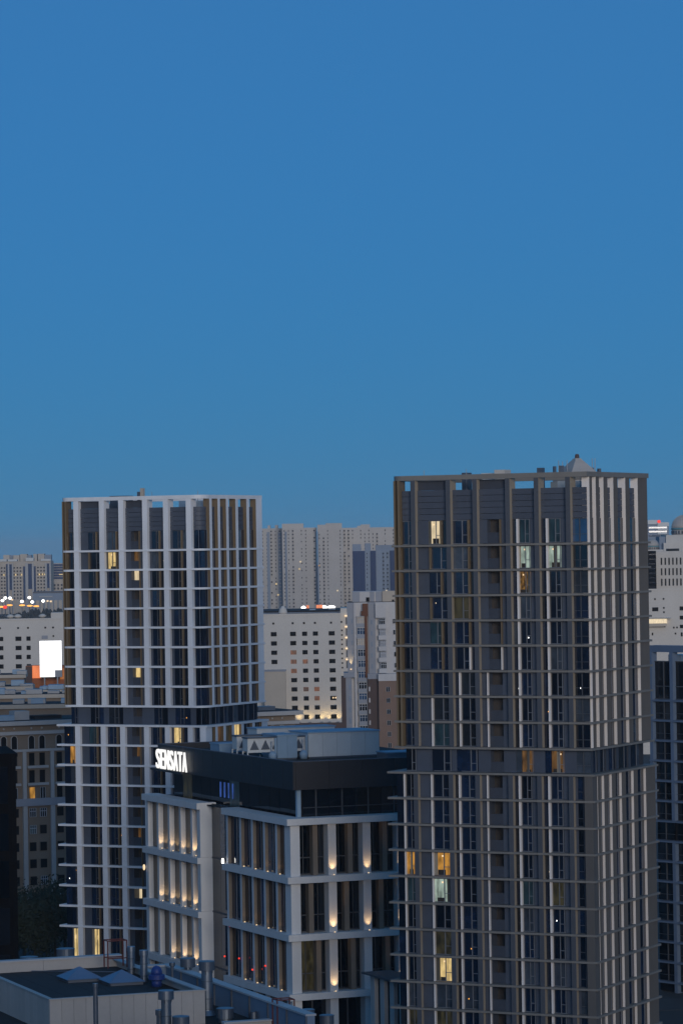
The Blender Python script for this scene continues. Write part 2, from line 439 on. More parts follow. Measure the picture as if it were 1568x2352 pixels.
                if L: piece('balcony_glow_wall', T, a + .28 * w, a + .74 * w, 1.38, 1.46, zz - .6, z1, L)  # back wall glows itself in place of a balcony lamp
                else: piece('balcony_wall', T, a + .28 * w, a + .74 * w, 1.38, 1.46, zz - .6, z1, 'loggia')
                blade(.76 if not pal['flip'](s) else .24, .14)
            elif bi in (4, 5):
                if pal['easy']:
                    pan(0, .14); win(.14, .66, gm); win(.66, .98, 'glass_tower', None); blade(.66)
                else:
                    win(0, .24, 'glass_tower', None); win(.26, .74, gm); pan(.74, 1); blade(.25, .26)
            elif cr_ and not lower:
                corner('corner_window', z0 + .02, z1 - .02, 'glass_tower')
                piece('mullion', T, -1.0, -.94, .38, .46, z0, z1, 'frame_mid')
            else:
                pan(0, .2) if pal['easy'] or lower else None
                win(.2 if pal['easy'] or lower else 0, 1, gm, 'mullion')
                if lower and not pal['easy']: pan(.55, .95, 'panel_grey')
        # side face: a glass pane and a narrow one per bay
        for k in range(len(t_fins)):
            t0 = t_fins[k - 1][0] + t_fins[k - 1][1] if k else (1.85 if cr_ and not lower else .35)
            t1 = t_fins[k][0]
            if t1 - t0 < .1: continue
            d = .32 if lower else -.26
            gm = side_lit.get((s, k), 'glass_tower')
            tm = t0 + (t1 - t0) * (.62 if k else .5)
            if band:
                piece('cladding_panel', T, -1.4, -.30, t0 - .9 if k else t0, t0 + .3, z0, z1, 'panel_dark')
            window(T, d - .12, d, t0 + .01, tm, z0 + .02, z1 - .02, gm, None)
            window(T, d - .12, d, tm + .06, t1 - .01, z0 + .02, z1 - .02, gm, None)
            piece('mullion', T, d - .12, d + .06, tm, tm + .06, z0, z1, 'frame_mid')
    return T

def roof_kit(T, items):
    for (nm, x0, x1, y0, y1, h, m) in items:
        piece(nm, T, x0, x1, y0, y1, CAMZ + 7.3, CAMZ + 7.3 + h, m)

PAL_L = dict(cr=1.5, sideout='clad_white', thin=.0, face='clad_white', pside='clad_white', out='clad_white', ins='clad_bronze', slab='clad_white', frame='casement', pw=.98, lefty='clad_bronze', blade0=False, easy=True,
             blade=lambda s, b: 'clad_bronze', flip=lambda s: False)
LFINS = [(2.0, .85, .30), (4.9, .85, .30), (7.9, .9, .30), (11.3, .95, .30), (15.3, 1.0, .30), (18.8, 2.2, .30)]
left_lit = {(1, 'C'): 'lit_yellow', (2, 'D'): 'lit_cream', (1, 'D'): 'lit_dim_amber', (7, 'D'): 'lit_yellow', (10, 'F'): 'lit_yellow', (11, 'A'): 'lit_amber', (11, 'D'): 'lit_dim_amber',
            (15, 'D'): 'lit_dim_amber', (18, 'D'): 'lit_cream', (20, 'A'): 'lit_yellow', (20, 'B'): 'lit_yellow', (10, 'B'): 'lit_teal', (5, 'B'): 'glass_blue'}
cl = at(464, 1133, 590)
TL = grid_tower('apartment_tower', cl, R(-26.57), 'pale gridded apartment tower with white pillars left of the office block', PAL_L,
                left_lit, {(10, 2): 'lit_olive', (10, 3): 'lit_yellow', (10, 1): 'lit_dim_amber'}, LFINS)
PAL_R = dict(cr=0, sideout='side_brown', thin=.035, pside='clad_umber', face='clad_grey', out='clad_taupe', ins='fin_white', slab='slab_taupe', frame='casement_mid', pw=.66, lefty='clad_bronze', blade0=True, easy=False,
             blade=lambda s, b: 'clad_bronze' if (b in (1, 2, 3) and s < (7 if b == 1 else 5)) else 'fin_white',
             flip=lambda s: s >= 6)
RFINS = [(.6, .9, .16), (2.75, 1.15, .16), (5.4, 1.4, .16), (8.8, 1.5, .16), (13.0, 1.5, .16), (17.4, 3.4, .16)]
right_lit = {(0, 'B'): 'lit_cream', (1, 'E'): 'lit_green', (1, 'F'): 'lit_green', (2, 'E'): 'lit_specks', (3, 'C'): 'lit_olive', (0, 'E'): 'lit_teal', (0, 'F'): 'lit_teal', (0, 'G'): 'glass_blue',  # top-storey teal panes: sky reflection put in as a faint glow
             (4, 'B'): 'lit_teal', (8, 'B'): 'lit_teal', (9, 'E'): 'lit_dim_amber', (9, 'F'): 'lit_dim_amber', (13, 'A'): 'lit_amber', (13, 'B'): 'lit_amber', (14, 'A'): 'lit_teal', (14, 'B'): 'lit_green',
             (14, 'F'): 'lit_olive', (14, 'E'): 'lit_teal', (16, 'B'): 'lit_olive', (17, 'B'): 'lit_yellow', (19, 'A'): 'lit_olive', (19, 'B'): 'lit_olive'}
cr = at(1345, 1083, 450)
TR = grid_tower('apartment_tower', cr, R(-26.57), 'taupe gridded apartment tower with pale side fins, nearest on the right', PAL_R, right_lit, {}, RFINS)
roof_kit(TL, [('roof_vent', -15.5, -14.9, 6, 6.6, 3.6, 'plaster_cream'), ('roof_vent', -16.1, -15.6, 6, 6.6, 3.0, 'steel_dark'), ('roof_unit', -21, -17.5, 5, 7, 2.35, 'steel_dark'), ('roof_unit', -9, -7, 8, 10, 1.3, 'equip_blue'), ('roof_unit', -25, -21, 9, 11, 1.0, 'equip_blue'), ('roof_unit', -5, -3, 6, 9, 1.2, 'equip_white')])
roof_kit(TR, [('roof_unit', -24, -22.5, 5, 7, 1.2, 'equip_blue'), ('roof_unit', -15.2, -13.7, 5, 7, 2.75, 'plaster_white'), ('roof_unit', -20.4, -19.4, 6, 7, 2.5, 'steel_dark'), ('roof_unit', -9.5, -8.8, 6, 7, 2.9, 'steel_dark'), ('roof_unit', -7, -3, 7, 11, 1.1, 'equip_white'), ('roof_unit', -18, -15.5, 7, 9, 2.4, 'equip_white')])
for T, xs in ((TL, (-12.0, -3.0)), (TR, (-25.0, -18.8, -2.5))):
    for q in xs: MB().tube((q, 4, CAMZ + 7.3), (q, 4, CAMZ + 10.2), .04, 6).build('antenna', 'steel_dark', T)

# third gridded block, cut by the right edge of the photograph
c3 = at(1494, 1482, 585)
G3 = empty('office_slab', (c3.x, c3.y, 0), R(-50), 'dark glass block with blue-shaded grid, cut by the photo right edge', 'building')
h3 = c3.z
piece('wall', G3, .2, 34, .8, 18, 0, h3 - 4, 'core_dark')
piece('crown_beam', G3, -.2, 34.2, -.4, 1.4, h3 - 1.1, h3, 'slab_shade_blue')
piece('roof', G3, .2, 34, 1.4, 18, h3 - 4, h3 - 3.8, 'roof_pale')
for i in range(6): piece('roof_unit', G3, 1 + i * 5.4, 4 + i * 5.4, 3, 6, h3 - 3.8, h3 - 1.6 + .3 * (i % 2), 'equip_white')
z3 = [h3 - 9.2 - 3.36 * i for i in range(15)]
for i, z in enumerate(z3): piece('floor_ledge', G3, -.3, 34.2, -.55, .8, z - .14, z + .14, 'slab_shade_blue')
for i in range(7):
    x = .1 + 4.85 * i
    for a, c in ((z3[6] + .18, h3 - 1.1), (0, z3[7] - .18)):
        piece('pillar', G3, x - .36, x + .36, -.42, .8, a, c, 'slab_shade_blue') if i or a > 1 else None
    if i < 6:
        zs = [h3 - 2.4] + z3
        for j in range(len(zs) - 1):
            window(G3, x + .36, x + 4.49, .35, .5, zs[j + 1] + .18, zs[j] - .18, 'glass_dark', 'mullion')
        window(G3, x + .36, x + 4.49, .35, .5, .2, zs[-1] - .2, 'glass_dark')

# ------------------------------------------------------------------ the office block with the sign
c0 = at(666, 1880, 500)
O = empty('office_block', (c0.x, c0.y, 0), R(22.8), 'pale framed office block with dark top storey and uplit pillars', 'office block')
zc = c0.z                                            # cornice
TZ = [zc, zc - 8.35, zc - 16.6, zc - 25.1]           # tier beams
XE, YN, YG, YL = 33.0, 25.8, 36.3, 61.5              # right-face length, near volume, gap end, left volume end
piece('wall', O, 2.6, XE, 2.6, YL - .6, 0, zc - .4, 'core_dark')
piece('wall', O, 1.9, 4, YN - 3, YG + .5, 0, zc - .5, 'core_dark')
piece('terrace', O, .9, XE, .9, YL - .9, zc - .4, zc - .25, 'roof_dark')
bh = .95
UP = []                                              # uplights: (position, aim, power, spot angle)
for i, z in enumerate(TZ):
    # splayed ledges: the frame is deep and slopes back to the glass
    piece('beam', O, -.75, XE, -.75, 2.2, z - bh, z, 'stone_pale')
    piece('beam', O, -.75, 2.0, 2.2, YN, z - bh, z, 'stone_pale')
    piece('beam', O, -.75, 2.0, YG, YL, z - bh, z, 'stone_pale')
px_r = [(0, 1.45), (5.85, 7.1), (11.27, 12.5), (16.7, 17.95), (22.1, 23.35), (27.5, 28.75)]
tau = [(3.7, 9.15, 14.6, 20.0, 25.4), (2.95, 8.5, 13.9, 19.3, 24.8), (4.0, 9.4, 14.8, 20.3, 25.6)]
for ti in range(4):
    z1 = TZ[ti] - bh; z0 = TZ[ti + 1] if ti < 3 else 0
    for k, (a, c) in enumerate(px_r):
        piece('pillar', O, a, c, 0, 2.2, z0, z1, 'stone_pale')
        nxt = px_r[k + 1][0] if k < len(px_r) - 1 else XE
        if ti < 3 and k < 5:
            tf = tau[ti][k]
            piece('taupe_fin', O, tf, tf + .75, .55, 2.1, z0, z1, 'stone_taupe')
            window(O, c + .01, tf - .01, 1.75, 1.9, z0 + .02, z1 - .02, 'glass_dark' if (ti, k) != (2, 0) else 'lit_olive', 'mullion')
            window(O, tf + .76, nxt - .01, 1.75, 1.9, z0 + .02, z1 - .02, 'glass_dark', 'mullion')
            if k: UP.append(((a + c) / 2, -.55, z0 + .12, 0, .16, 1.0 if (ti, k) not in ((2, 2), (2, 4)) else 0))
        else:
            window(O, c + .01, nxt - .01, 1.75, 1.9, z0 + .02, z1 - .02, 'glass_dark', 'mullion')
# near volume, left face
pn = [.85, 5.1, 9.9, 14.7, 19.5, 25.0]
for ti in range(4):
    z1 = TZ[ti] - bh; z0 = TZ[ti + 1] if ti < 3 else 0
    for k, y in enumerate(pn):
        if k: piece('pillar', O, .0, 1.9, y, y + .8, z0, z1, ('stone_pale', 'stone_pale', 'stone_taupe', 'stone_pale', 'stone_pale', 'stone_pale') if ti < 3 else 'stone_pale')  # near side's taupe holds the warm tint of the uplights
        if k < 5:
            ya = 2.25 if k == 0 else y + .8; yb = pn[k + 1]
            ym = ya + (yb - ya) * (.45 + .1 * (ti % 2))
            window(O, .5, .65, ya + .01, ym, z0 + .02, z1 - .02, 'glass_blue' if (k + ti) % 3 == 0 else 'glass_tower')
            window(O, .5, .65, ym + .08, yb - .01, z0 + .02, z1 - .02, 'glass_tower')
            piece('mullion', O, .4, .65, ym, ym + .08, z0, z1, 'frame_mid')
            if ti < 3 and k < 4: UP.append((.15, yb - .55, z0 + .12, .1, .25, .06))
# the recess and the left volume
for j in range(3):
    ya = YN + (YG - YN) * j / 3; yb = YN + (YG - YN) * (j + 1) / 3
    for ti in range(4):
        z1 = TZ[ti]; z0 = TZ[ti + 1] if ti < 3 else 0
        window(O, 1.7, 1.85, ya + .03, yb - .03, z0 + .1, z1 - .1, 'glass_tower')
for i, z in enumerate(TZ[1:]): piece('spandrel', O, 1.6, 1.9, YN, YG, z - .12, z + .12, 'panel_dark')
pl = [(40.3, .75), (45.4, .75), (50.5, .75), (55.6, .75), (60.5, 1.0)]
for ti in range(4):
    z1 = TZ[ti] - bh; z0 = TZ[ti + 1] if ti < 3 else 0
    piece('end_wall', O, -.25, 2.4, YG - .02, YG + 1.3, z0 + .03, TZ[ti] + (.05 if ti == 0 else -.03), 'stone_pale')
    for k, (y, w) in enumerate(pl):
        piece('pillar', O, -.05, 1.9, y, y + w, z0, z1, 'stone_pale')
        ya = YG + 1.3 if k == 0 else pl[k - 1][0] + pl[k - 1][1]
        window(O, .75, .9, ya + .01, y - .01, z0 + .02, z1 - .02, 'glass_dark', 'side')
        if ti < 3 and k < 4 and not (ti == 2 and k == 3): UP.append((.3, y - .55, z0 + .12, 0, .16, .65))
# top storey: recessed glass under a deep dark fascia
zf0, zf1 = zc + 4.0, zc + 8.0
piece('wall', O, 3.2, XE - 1, 3.2, 56.5, zc - .25, zf0, 'core_dark')
for k in range(13):
    ya = 3.2 + k * 4.1
    m = {11: 'lit_olive', 10: 'glass_dark', 6: 'lit_teal'}.get(k, 'glass_dark')
    window(O, 3.0, 3.15, ya + .04, ya + 4.06, zc - .2, zf0, m)
for (ya, n) in ((30.2, 4),):
    for j in range(n): piece('light_tube', O, 2.85, 2.95, ya + j * 1.75, ya + .28 + j * 1.75, zc + .9, zc + 3.2, 'lit_blue')
for k in range(7):
    window(O, 3.2 + k * 4.1 + .04, 3.2 + k * 4.1 + 4.06, 3.0, 3.15, zc - .2, zf0, 'glass_dark', 'mullion')
piece('column', O, 1.9, 2.5, 1.9, 2.5, zc - .2, zf0, 'equip_blue')
b = MB(); b.box(1.1, XE, 1.1, 58.5, zf0, zf0 + .5); b.build('soffit', 'fascia', O)
seg = 14
for k in range(seg):
    ya = 1.0 + k * (57.4 / seg); piece('fascia_panel', O, 1.0, 1.4, ya + .04, ya + 57.4 / seg - .04, zf0 - .02, zf1, 'fascia')
for k in range(6): piece('fascia_panel', O, 1.42 + k * 5.2, 1.42 + k * 5.2 + 5.16, 1.0, 1.4, zf0 - .02, zf1 - .01, 'fascia', )
piece('fascia_panel', O, 1.4, XE, 58.0, 58.4, zf0, zf1, 'fascia')
piece('coping', O, .95, 1.45, .95, 58.45, zf1, zf1 + .1, 'panel_grey')
piece('coping', O, 1.45, XE, .95, 1.45, zf1 - .01, zf1 + .09, 'panel_grey')
piece('coping', O, 1.45, XE, 57.95, 58.45, zf1, zf1 + .1, 'panel_grey')
piece('roof', O, 1.4, XE, 1.4, 58.0, zf0 + .5, zf1 - .9, 'roof_dark')
piece('sign_ledge', O, .2, 1.0, 45.6, 59.8, zf0 - .1, zf0 + .25, 'fascia')
# uplights: a small fixture each with its own spot lamp
lampm = MB().lathe([(.10, 0), (.11, .08), (.07, .12)], 10).mesh('bulb_warm')
def spot(loc, aim, watts, ang, parent, col=(1.0, .62, .28), blend=.9, rad=.08):
    l = bpy.data.lights.new('uplight_lamp', 'SPOT'); l.energy = watts; l.spot_size = R(ang); l.spot_blend = blend; l.color = col; l.shadow_soft_size = rad
    o = bpy.data.objects.new('uplight_lamp', l); C.objects.link(o); o.parent = parent; o.location = loc
    o.rotation_euler = Vector(aim).to_track_quat('-Z', 'Y').to_euler()
    return o
for (x, y, z, ax, ay, pw_) in UP:
    if not pw_: continue
    f = put('uplight', lampm, O, (x, y, z - .1))
    spot((0, 0, .15), (ax, ay, 1), 430 * pw_ * RW.uniform(.65, 1.2), 74, f, blend=1.0)
for (y, z, m) in ((26.2, TZ[1] - .2, 'bulb_white'), (61.6, TZ[2] + 4.4, 'bulb_warm')):
    put('wall_lamp', MB().lathe([(.1, 0), (.2, .25), (.2, .7), (.1, .9)], 10).mesh(m), O, (-.45, y, z))
for (y, z) in ((26.4, TZ[3] + 2.6), (20.4, TZ[3] + 2.9), (9.8, TZ[3] + 2.9), (15.0, TZ[3] + 1.8), (24.0, TZ[2] - 1.1), (21.0, TZ[2] - .9)):
    put('marker_lamp', MB().lathe([(.08, 0), (.16, .12), (.08, .25)], 8).mesh('bulb_red'), O, (-.3, y, z))

# the sign: seven lit letters standing on the ledge
SG = empty('illuminated_sign', (0, 0, 0), 0, 'white illuminated SENSATA letters on the dark fascia', 'sign')
M0 = Matrix.Translation((c0.x, c0.y, 0)) @ Matrix.Rotation(R(22.8), 4, 'Z')
SG.matrix_world = M0 @ Matrix.Translation((.6, 58.0, zf0 + .27)) @ Matrix(((0, 0, -1, 0), (-1, 0, 0, 0), (0, 1, 0, 0), (0, 0, 0, 1)))
def letter_mesh(ch):
    cu = bpy.data.curves.new('letter', 'FONT'); cu.body = ch; cu.size = 1; cu.offset = .004; cu.extrude = .06; cu.resolution_u = 3
    o = bpy.data.objects.new('letter', cu); C.objects.link(o)
    bpy.context.view_layer.update()
    me = bpy.data.meshes.new_from_object(o.evaluated_get(bpy.context.evaluated_depsgraph_get()))
    bpy.data.objects.remove(o); me.materials.clear(); me.materials.append(MATS['sign_white'])
    return me
LET = {ch: letter_mesh(ch) for ch in 'SENAT'}
lx = 0
for ch in 'SENSATA':
    me = LET[ch]; xs = [v.co.x for v in me.vertices]; ys = [v.co.y for v in me.vertices]
    w = max(xs) - min(xs); h = max(ys) - min(ys)
    o = put('letter', me, SG); tw = 1.72
    o.scale = (tw / w, 3.05 / h, 2.0); o.location = (lx - min(xs) * tw / w, -min(ys) * 3.05 / h, 0)
    lx += tw + .3

def on(T, x, y, z): return T.matrix_basis @ Vector((x, y, z))
def place(name, frame_loc, rz, local, label, cat, group=None):
    m = Matrix.Translation((frame_loc.x, frame_loc.y, 0)) @ Matrix.Rotation(rz, 4, 'Z')
    p = m @ Vector(local)
    return empty(name, p, rz, label, cat, group)
# condensers on the office roof (each lifts off: a thing of its own)
zr = zf1 - .9
for i, (x, y, L, lab) in enumerate(((3.0, 28.5, 9.0, 'white condenser with triangle panels, rear one on the office roof'), (2.2, 22.0, 9.5, 'white condenser with triangle panels, front one on the office roof'))):
    K = place('roof_condenser', c0, R(22.8), (x, y, zr), lab, 'condenser', 'condensers on the office roof')
    ox = i * 1.0
    for a in (0, L / 2, L):
        for q in (0, 2.0): piece('leg', K, a - .08, a + .08, q - .08, q + .08, 0, 1.2, 'equip_white')
    piece('base_rail', K, -.08, L + .08, -.1, .1, 1.2, 1.4, 'equip_white'); piece('base_rail', K, -.08, L + .08, 1.9, 2.1, 1.2, 1.4, 'equip_white')
    piece('casing', K, 0, L, 0, 2.0, 1.4, 3.3, 'equip_white')
    for j in range(5):
        x0 = .35 + j * (L - .6) / 5; x1 = x0 + (L - .6) / 5 * .82
        MB().prism([(x0, 1.6), (x1, 1.6), ((x0 + x1) / 2, 3.05)], -.06, .02).build('grille', 'steel_dark', K)
    piece('fan_deck', K, -.1, L + .1, -.15, 2.15, 3.3, 3.5, 'steel_dark')
# air handling units
def ahu(local, L, W, H, label, m='equip_white', duct=True):
    K = place('air_handling_unit', c0, R(22.8), local, label, 'roof unit')
    n = max(2, int(L / 2.2))
    for j in range(n): piece('casing_panel', K, j * L / n + .015, (j + 1) * L / n - .015, 0, W, .25, H, m)
    piece('roof_cap', K, -.12, L + .12, -.12, W + .12, H, H + .18, 'equip_blue')
    piece('base_frame', K, .1, L - .1, .1, W - .1, 0, .25, 'steel_dark')
    if duct:
        piece('side_panel', K, -.35, -.02, .2, W - .2, .6, H - .3, 'equip_blue')
        for q in (-1.0,): MB().tube((q, -.3, 0), (q, -.3, H * .8), .12).build('pipe', 'steel', K)
        MB().lathe([(.5, 0), (.62, .5), (.62, .9), (.3, 1.3)], 14).build('fan_housing', 'equip_blue', K, (-1.0, -.5, .05), smooth=True)
    return K
ahu((11.8, 21.5, zr), 11.6, 7.5, 3.8, 'largest pale rooftop unit at the right of the office roof')
ahu((6.8, 21.5, zr), 3.2, 6.0, 3.6, 'blue-grey rooftop unit with fan housings left of the pale one', 'equip_blue')
ahu((9.2, 36, zr), 13, 4, 3.9, 'long pale rooftop unit at the rear of the office roof', 'equip_white', False)
ahu((19.5, 9.5, zr), 4.0, 4.0, 1.1, 'low blue-topped rooftop box near the roof edge', 'steel_dark', False)
ahu((25, 10.5, zr), 7.0, 5.0, 1.1, 'low blue-topped rooftop box beside the taupe tower', 'steel_dark', False)
ahu((4.5, 40, zr), 4, 4, 1.5, 'small blue rooftop box behind the condensers', 'equip_blue', False)

# blue slatted annex between office block and taupe tower
ca = at(847, 2231, 482)
A = empty('annex', (ca.x, ca.y, 0), R(22.8), 'narrow blue-grey annex with slot openings between office block and tower', 'building')
ha = ca.z
piece('wall', A, .5, 3.0, -12, 0, 0, ha - .3, 'parapet_blue')
MB().box(-.9, 3.6, -12.4, .6, ha - .25, ha).build('roof', 'panel_dark', A)
for k in range(4):
    y = -.2 - k * 3.3
    piece('pilaster', A, -.1, .5, y - 1.9, y - 1.2, 0, ha - .35, 'trim_pale')
    piece('pilaster', A, .1, .5, y - .7, y, 0, ha - .35, 'trim_pale')
    piece('slot_window', A, .42, .52, y - 1.18, y - .72, ha - 5.6, ha - 2.2, 'win_dark')
    piece('slot_window', A, .42, .52, y - 3.1, y - 2.0, 0, ha - .6, 'win_dark')

# ------------------------------------------------------------------ near roof, bottom left
b0 = at(115.5, 2293, 220)
RZ = R(20.5)
zb = b0.z; BW, BD = 10.3, 19.0
N = empty('roof_building', (b0.x, b0.y, 0), RZ, 'near building with pale sheet-clad roof box and long parapet', 'building')
PX = 13.7; zp = zb - .75; zm = zb - 2.2                                       # main roof level around the box
piece('wall', N, -30, PX + .5, -10, BD + .8, 0, zm - .3, 'sheet_pale')
piece('roof', N, -30, PX, -9.7, BD + .5, zm - .3, zm, 'roof_dark')
n = 13
for k in range(n): piece('cladding_panel', N, k * BW / n + .008, (k + 1) * BW / n - .008, 0, .16, zm, zb - .08, 'sheet_pale')
n = 20
for k in range(n): piece('cladding_panel', N, 0, .16, .17 + k * (BD - .2) / n + .008, .17 + (k + 1) * (BD - .2) / n - .008, zm, zb - .08, 'sheet_pale')
for k in range(n): piece('cladding_panel', N, BW - .16, BW, .17 + k * (BD - .2) / n + .008, .17 + (k + 1) * (BD - .2) / n - .008, zm, zb - .08, 'sheet_pale')
piece('coping', N, -.06, BW + .06, -.06, .26, zb - .08, zb, 'trim_pale')
piece('coping', N, -.06, .26, .26, BD, zb - .081, zb - .001, 'trim_pale'); piece('coping', N, BW - .45, BW + .06, .26, BD, zb - .081, zb - .001, 'roof_pale')
piece('roof', N, .17, BW - .17, .17, BD, zm, zb - .55, 'roof_dark')
rm = random.Random(21)
for k in range(9):
    x0 = .3 + k * (BW - .6) / 9; piece('membrane_strip', N, x0 + .02, x0 + (BW - .6) / 9 - .02 + .05 * rm.random(), .3, BD - .1, zb - .55, zb - .535 + .012 * rm.random(), rm.choice(('roof_dark', 'roof_felt', 'roof_dark', 'roof_felt')))
for (a, b_, c_) in (((9.9, 15, 0), (6.2, 17.5, 0), (4.0, 18.8, 0)), ((3.0, 1.2, 0), (5.6, 3.0, 0), (9.4, 2.2, 0))):
    t = MB()
    for p_, q_ in ((a, b_), (b_, c_)): t.tube((p_[0], p_[1], zb - .5), (q_[0], q_[1], zb - .5), .04, 6)
    t.build('cable', 'steel_dark', N)
# back parapet, long, reaching out of frame to the left, and the long right-hand parapet
for k in range(7):
    x0 = BW + .2 - (k + 1) * 5.6; piece('parapet', N, x0 + .01, x0 + 5.59, BD, BD + .6, zm, zb + .15, 'sheet_pale')
    piece('coping', N, x0 + .005, x0 + 5.595, BD - .08, BD + .68, zb + .15, zb + .27, 'roof_pale')

for k in range(8):
    y0 = BD - (k + 1) * 3.6; piece('parapet', N, PX, PX + .5, y0 + .01, y0 + 3.59, zm, zp, 'parapet_blue')
    piece('coping', N, PX - .1, PX + .6, y0 + .01, y0 + 3.59, zp, zp + .12, 'roof_pale')
    piece('post', N, PX - .09, PX, y0 + .05, y0 + .15, zm, zp, 'steel_dark')
piece('parapet', N, BW + .2, PX, BD, BD + .6, zm, zp, 'parapet_blue'); piece('coping', N, BW + .2, PX + .6, BD - .08, BD + .68, zp, zp + .12, 'roof_pale')
piece('parapet', N, BW + .1, PX - .1, -3.4, -3.0, zm, zm + .4, 'sheet_pale'); piece('coping', N, BW + .1, PX - .1, -3.5, -2.9, zm + .4, zm + .5, 'roof_pale')

def near(local): return Matrix.Translation((b0.x, b0.y, 0)) @ Matrix.Rotation(RZ, 4, 'Z') @ Vector(local)
def locate(x, y, z):
    """local point of the near roof at height z seen at (x, y)"""
    dx, dy = x - CX, y - CY; ry = dy + ROLL * dx
    d = (CAMZ - z) * F / (ry - HOR); p = at(x, y, d)
    return p
def flue(px, ybase, ytop, zbase, r, cap, label, m='steel', kind='cap'):
    """round flue standing at the seen base; sizes in metres, height from the photograph"""
    p = locate(px, ybase, zbase); h = (ybase - ytop) / F * p.y
    K = empty('roof_flue', p, RZ, label, 'flue', 'flues on the near roof')
    hc = min(cap * 1.15, h * .35)
    MB().lathe([(r * 1.5, 0), (r * 1.02, r * .9), (r, r), (r, h - hc * .75)], 28).build('pipe', m, K)
    for q in (.3, .62):
        MB().lathe([(r * 1.08, h * q), (r * 1.08, h * q + .07)], 18).build('joint_ring', 'steel_dark', K)
    if kind == 'cap':
        MB().lathe([(cap, h - hc), (cap, h - .03), (cap * .97, h)], 32).build('cowl', 'steel_dark' if cap > .5 else m, K)
        for a in (0, 2.1, 4.2): MB().tube((r * math.cos(a), r * math.sin(a), h - hc * 1.4), (cap * .8 * math.cos(a), cap * .8 * math.sin(a), h - hc * .9), .03, 6).build('bracket', 'steel_dark', K)
    return K
# crop -> measuring frame
def c8(x, y): return x * .574 / 1.714, (3600 + y * .574) / 1.714
def c7(x, y): return (540 + x * .676) / 1.714, (3380 + y * .676) / 1.714
def F8(x, yb, yt, z, r, cap, lab, **k):
    a, b_ = c8(x, yb); _, t = c8(x, yt); return flue(a, b_, t, z, r, cap, lab, **k)
F8(905, 440, 215, zb - .9, .24, .28, 'slim bright steel flue nearest the red ladder hoop')
F8(992, 495, 240, zb - .9, .25, .30, 'slim steel flue between the red hoop and the blue vent')
F8(1185, 440, 325, zb - .9, .10, .20, 'thin short grey pipe right of the blue vent', m='steel_dark')
F8(1293, 520, 295, zm + .1, .22, .52, 'short flue with a wide dark cowl beside the office pillars')
F8(1425, 685, 315, zm + .02, .36, .52, 'tallest steel flue with flared base and wide cowl, right of the roof box')
F8(1148, 985, 515, zm + 0.02, .30, .47, 'thick cowled flue in front of the pale roof box wall')
F8(1105, 975, 648, zm + .02, .22, .28, 'short flue in front of the wall, left of the thick cowled one', m='steel_dark')
F8(1247, 985, 692, zm + .02, .35, .52, 'low squat flue right of the thick cowled one')
F8(665, 985, 468, zm + .02, .14, .17, 'slender dark pipe standing before the pale roof box wall', m='steel_dark')
def drum(x, yb, yt, z, r, lab, m='steel'):
    p = locate(x, yb, z); h = (yb - yt) / F * p.y
    K = empty('roof_drum', p, RZ, lab, 'roof vent', 'drum vents on the near roof')
    MB().lathe([(r * .8, 0), (r * .8, h * .3), (r, h * .32), (r, h * .95), (r * .9, h)], 20).build('drum', m, K)
    MB().lathe([(r * 1.06, h * .92), (r * 1.06, h * .98)], 20).build('rim', 'steel_dark', K)
x, y = c7(515, 950); drum(x, y, c7(0, 865)[1], zm + .02, .55, 'broad steel drum vent right of the tallest flue')
x, y = c7(680, 945); drum(x, y, c7(0, 885)[1], zm + .02, .22, 'narrow steel drum vent by the near parapet', 'steel')
x, y = c7(995, 985); drum(x, y, c7(0, 872)[1], zm + .02, .42, 'steel drum vent right of the red ladder frame')
x, y = c7(1105, 1000); drum(x, y, c7(0, 905)[1], zm + .02, .45, 'outermost steel drum vent on the roof corner', 'steel_dark')
x, y = c8(455, 325); drum(x, y, c8(0, 228)[1], zb - .5, .62, 'wide grey drum vent behind the back parapet', 'steel_dark')
x, y = c8(205, 340); drum(x, y, c8(0, 285)[1], zb - .5, .6, 'low grey drum vent at the left behind the parapet', 'steel_dark')
# blue mushroom vent
x, y = c8(1078, 492); p = locate(x, y, zb - .55)
K = empty('mushroom_vent', p, RZ, 'deep blue domed vent on the roof box', 'roof vent')
MB().lathe([(.34, 0), (.34, .5)], 18).build('base', 'vent_blue', K, smooth=True)
MB().lathe([(.42, .46), (.54, .5), (.54, .8), (.42, .84)], 20).build('louvre_ring', 'vent_blue', K)
MB().lathe([(.37, .8), (.37, 1.0), (.32, 1.2), (.20, 1.34), (.03, 1.4)], 20).build('dome', 'vent_blue', K, smooth=True)
# pyramid skylights
for (x, y, lab) in ((585, 462, 'blue pyramid skylight on the roof box, left one'), (875, 484, 'blue pyramid skylight on the roof box, right one')):
    a, b_ = c8(x, y); p = locate(a, b_, zb - .55)
    K = empty('pyramid_skylight', p, RZ, lab, 'skylight', 'pyramid skylights')
    w = 1.25
    piece('kerb', K, -w * .9, w * .9, 0, w * 1.8, 0, .22, 'steel_dark')
    ap = (0, w * .95, .85)
    cs = [(-w, -.1), (w, -.1), (w, 2 * w), (-w, 2 * w)]
    for k in range(4):
        q = MB(); q.v = [(*cs[k], .24), (*cs[(k + 1) % 4], .24), ap, (cs[k][0] * .97, cs[k][1] + .02, .2), (cs[(k + 1) % 4][0] * .97, cs[(k + 1) % 4][1] + .02, .2), (ap[0], ap[1], .95)]
        q.f = [(0, 1, 2), (5, 4, 3), (0, 3, 4, 1), (1, 4, 5, 2), (2, 5, 3, 0)]; q.build('pane', 'skylight_blue', K)
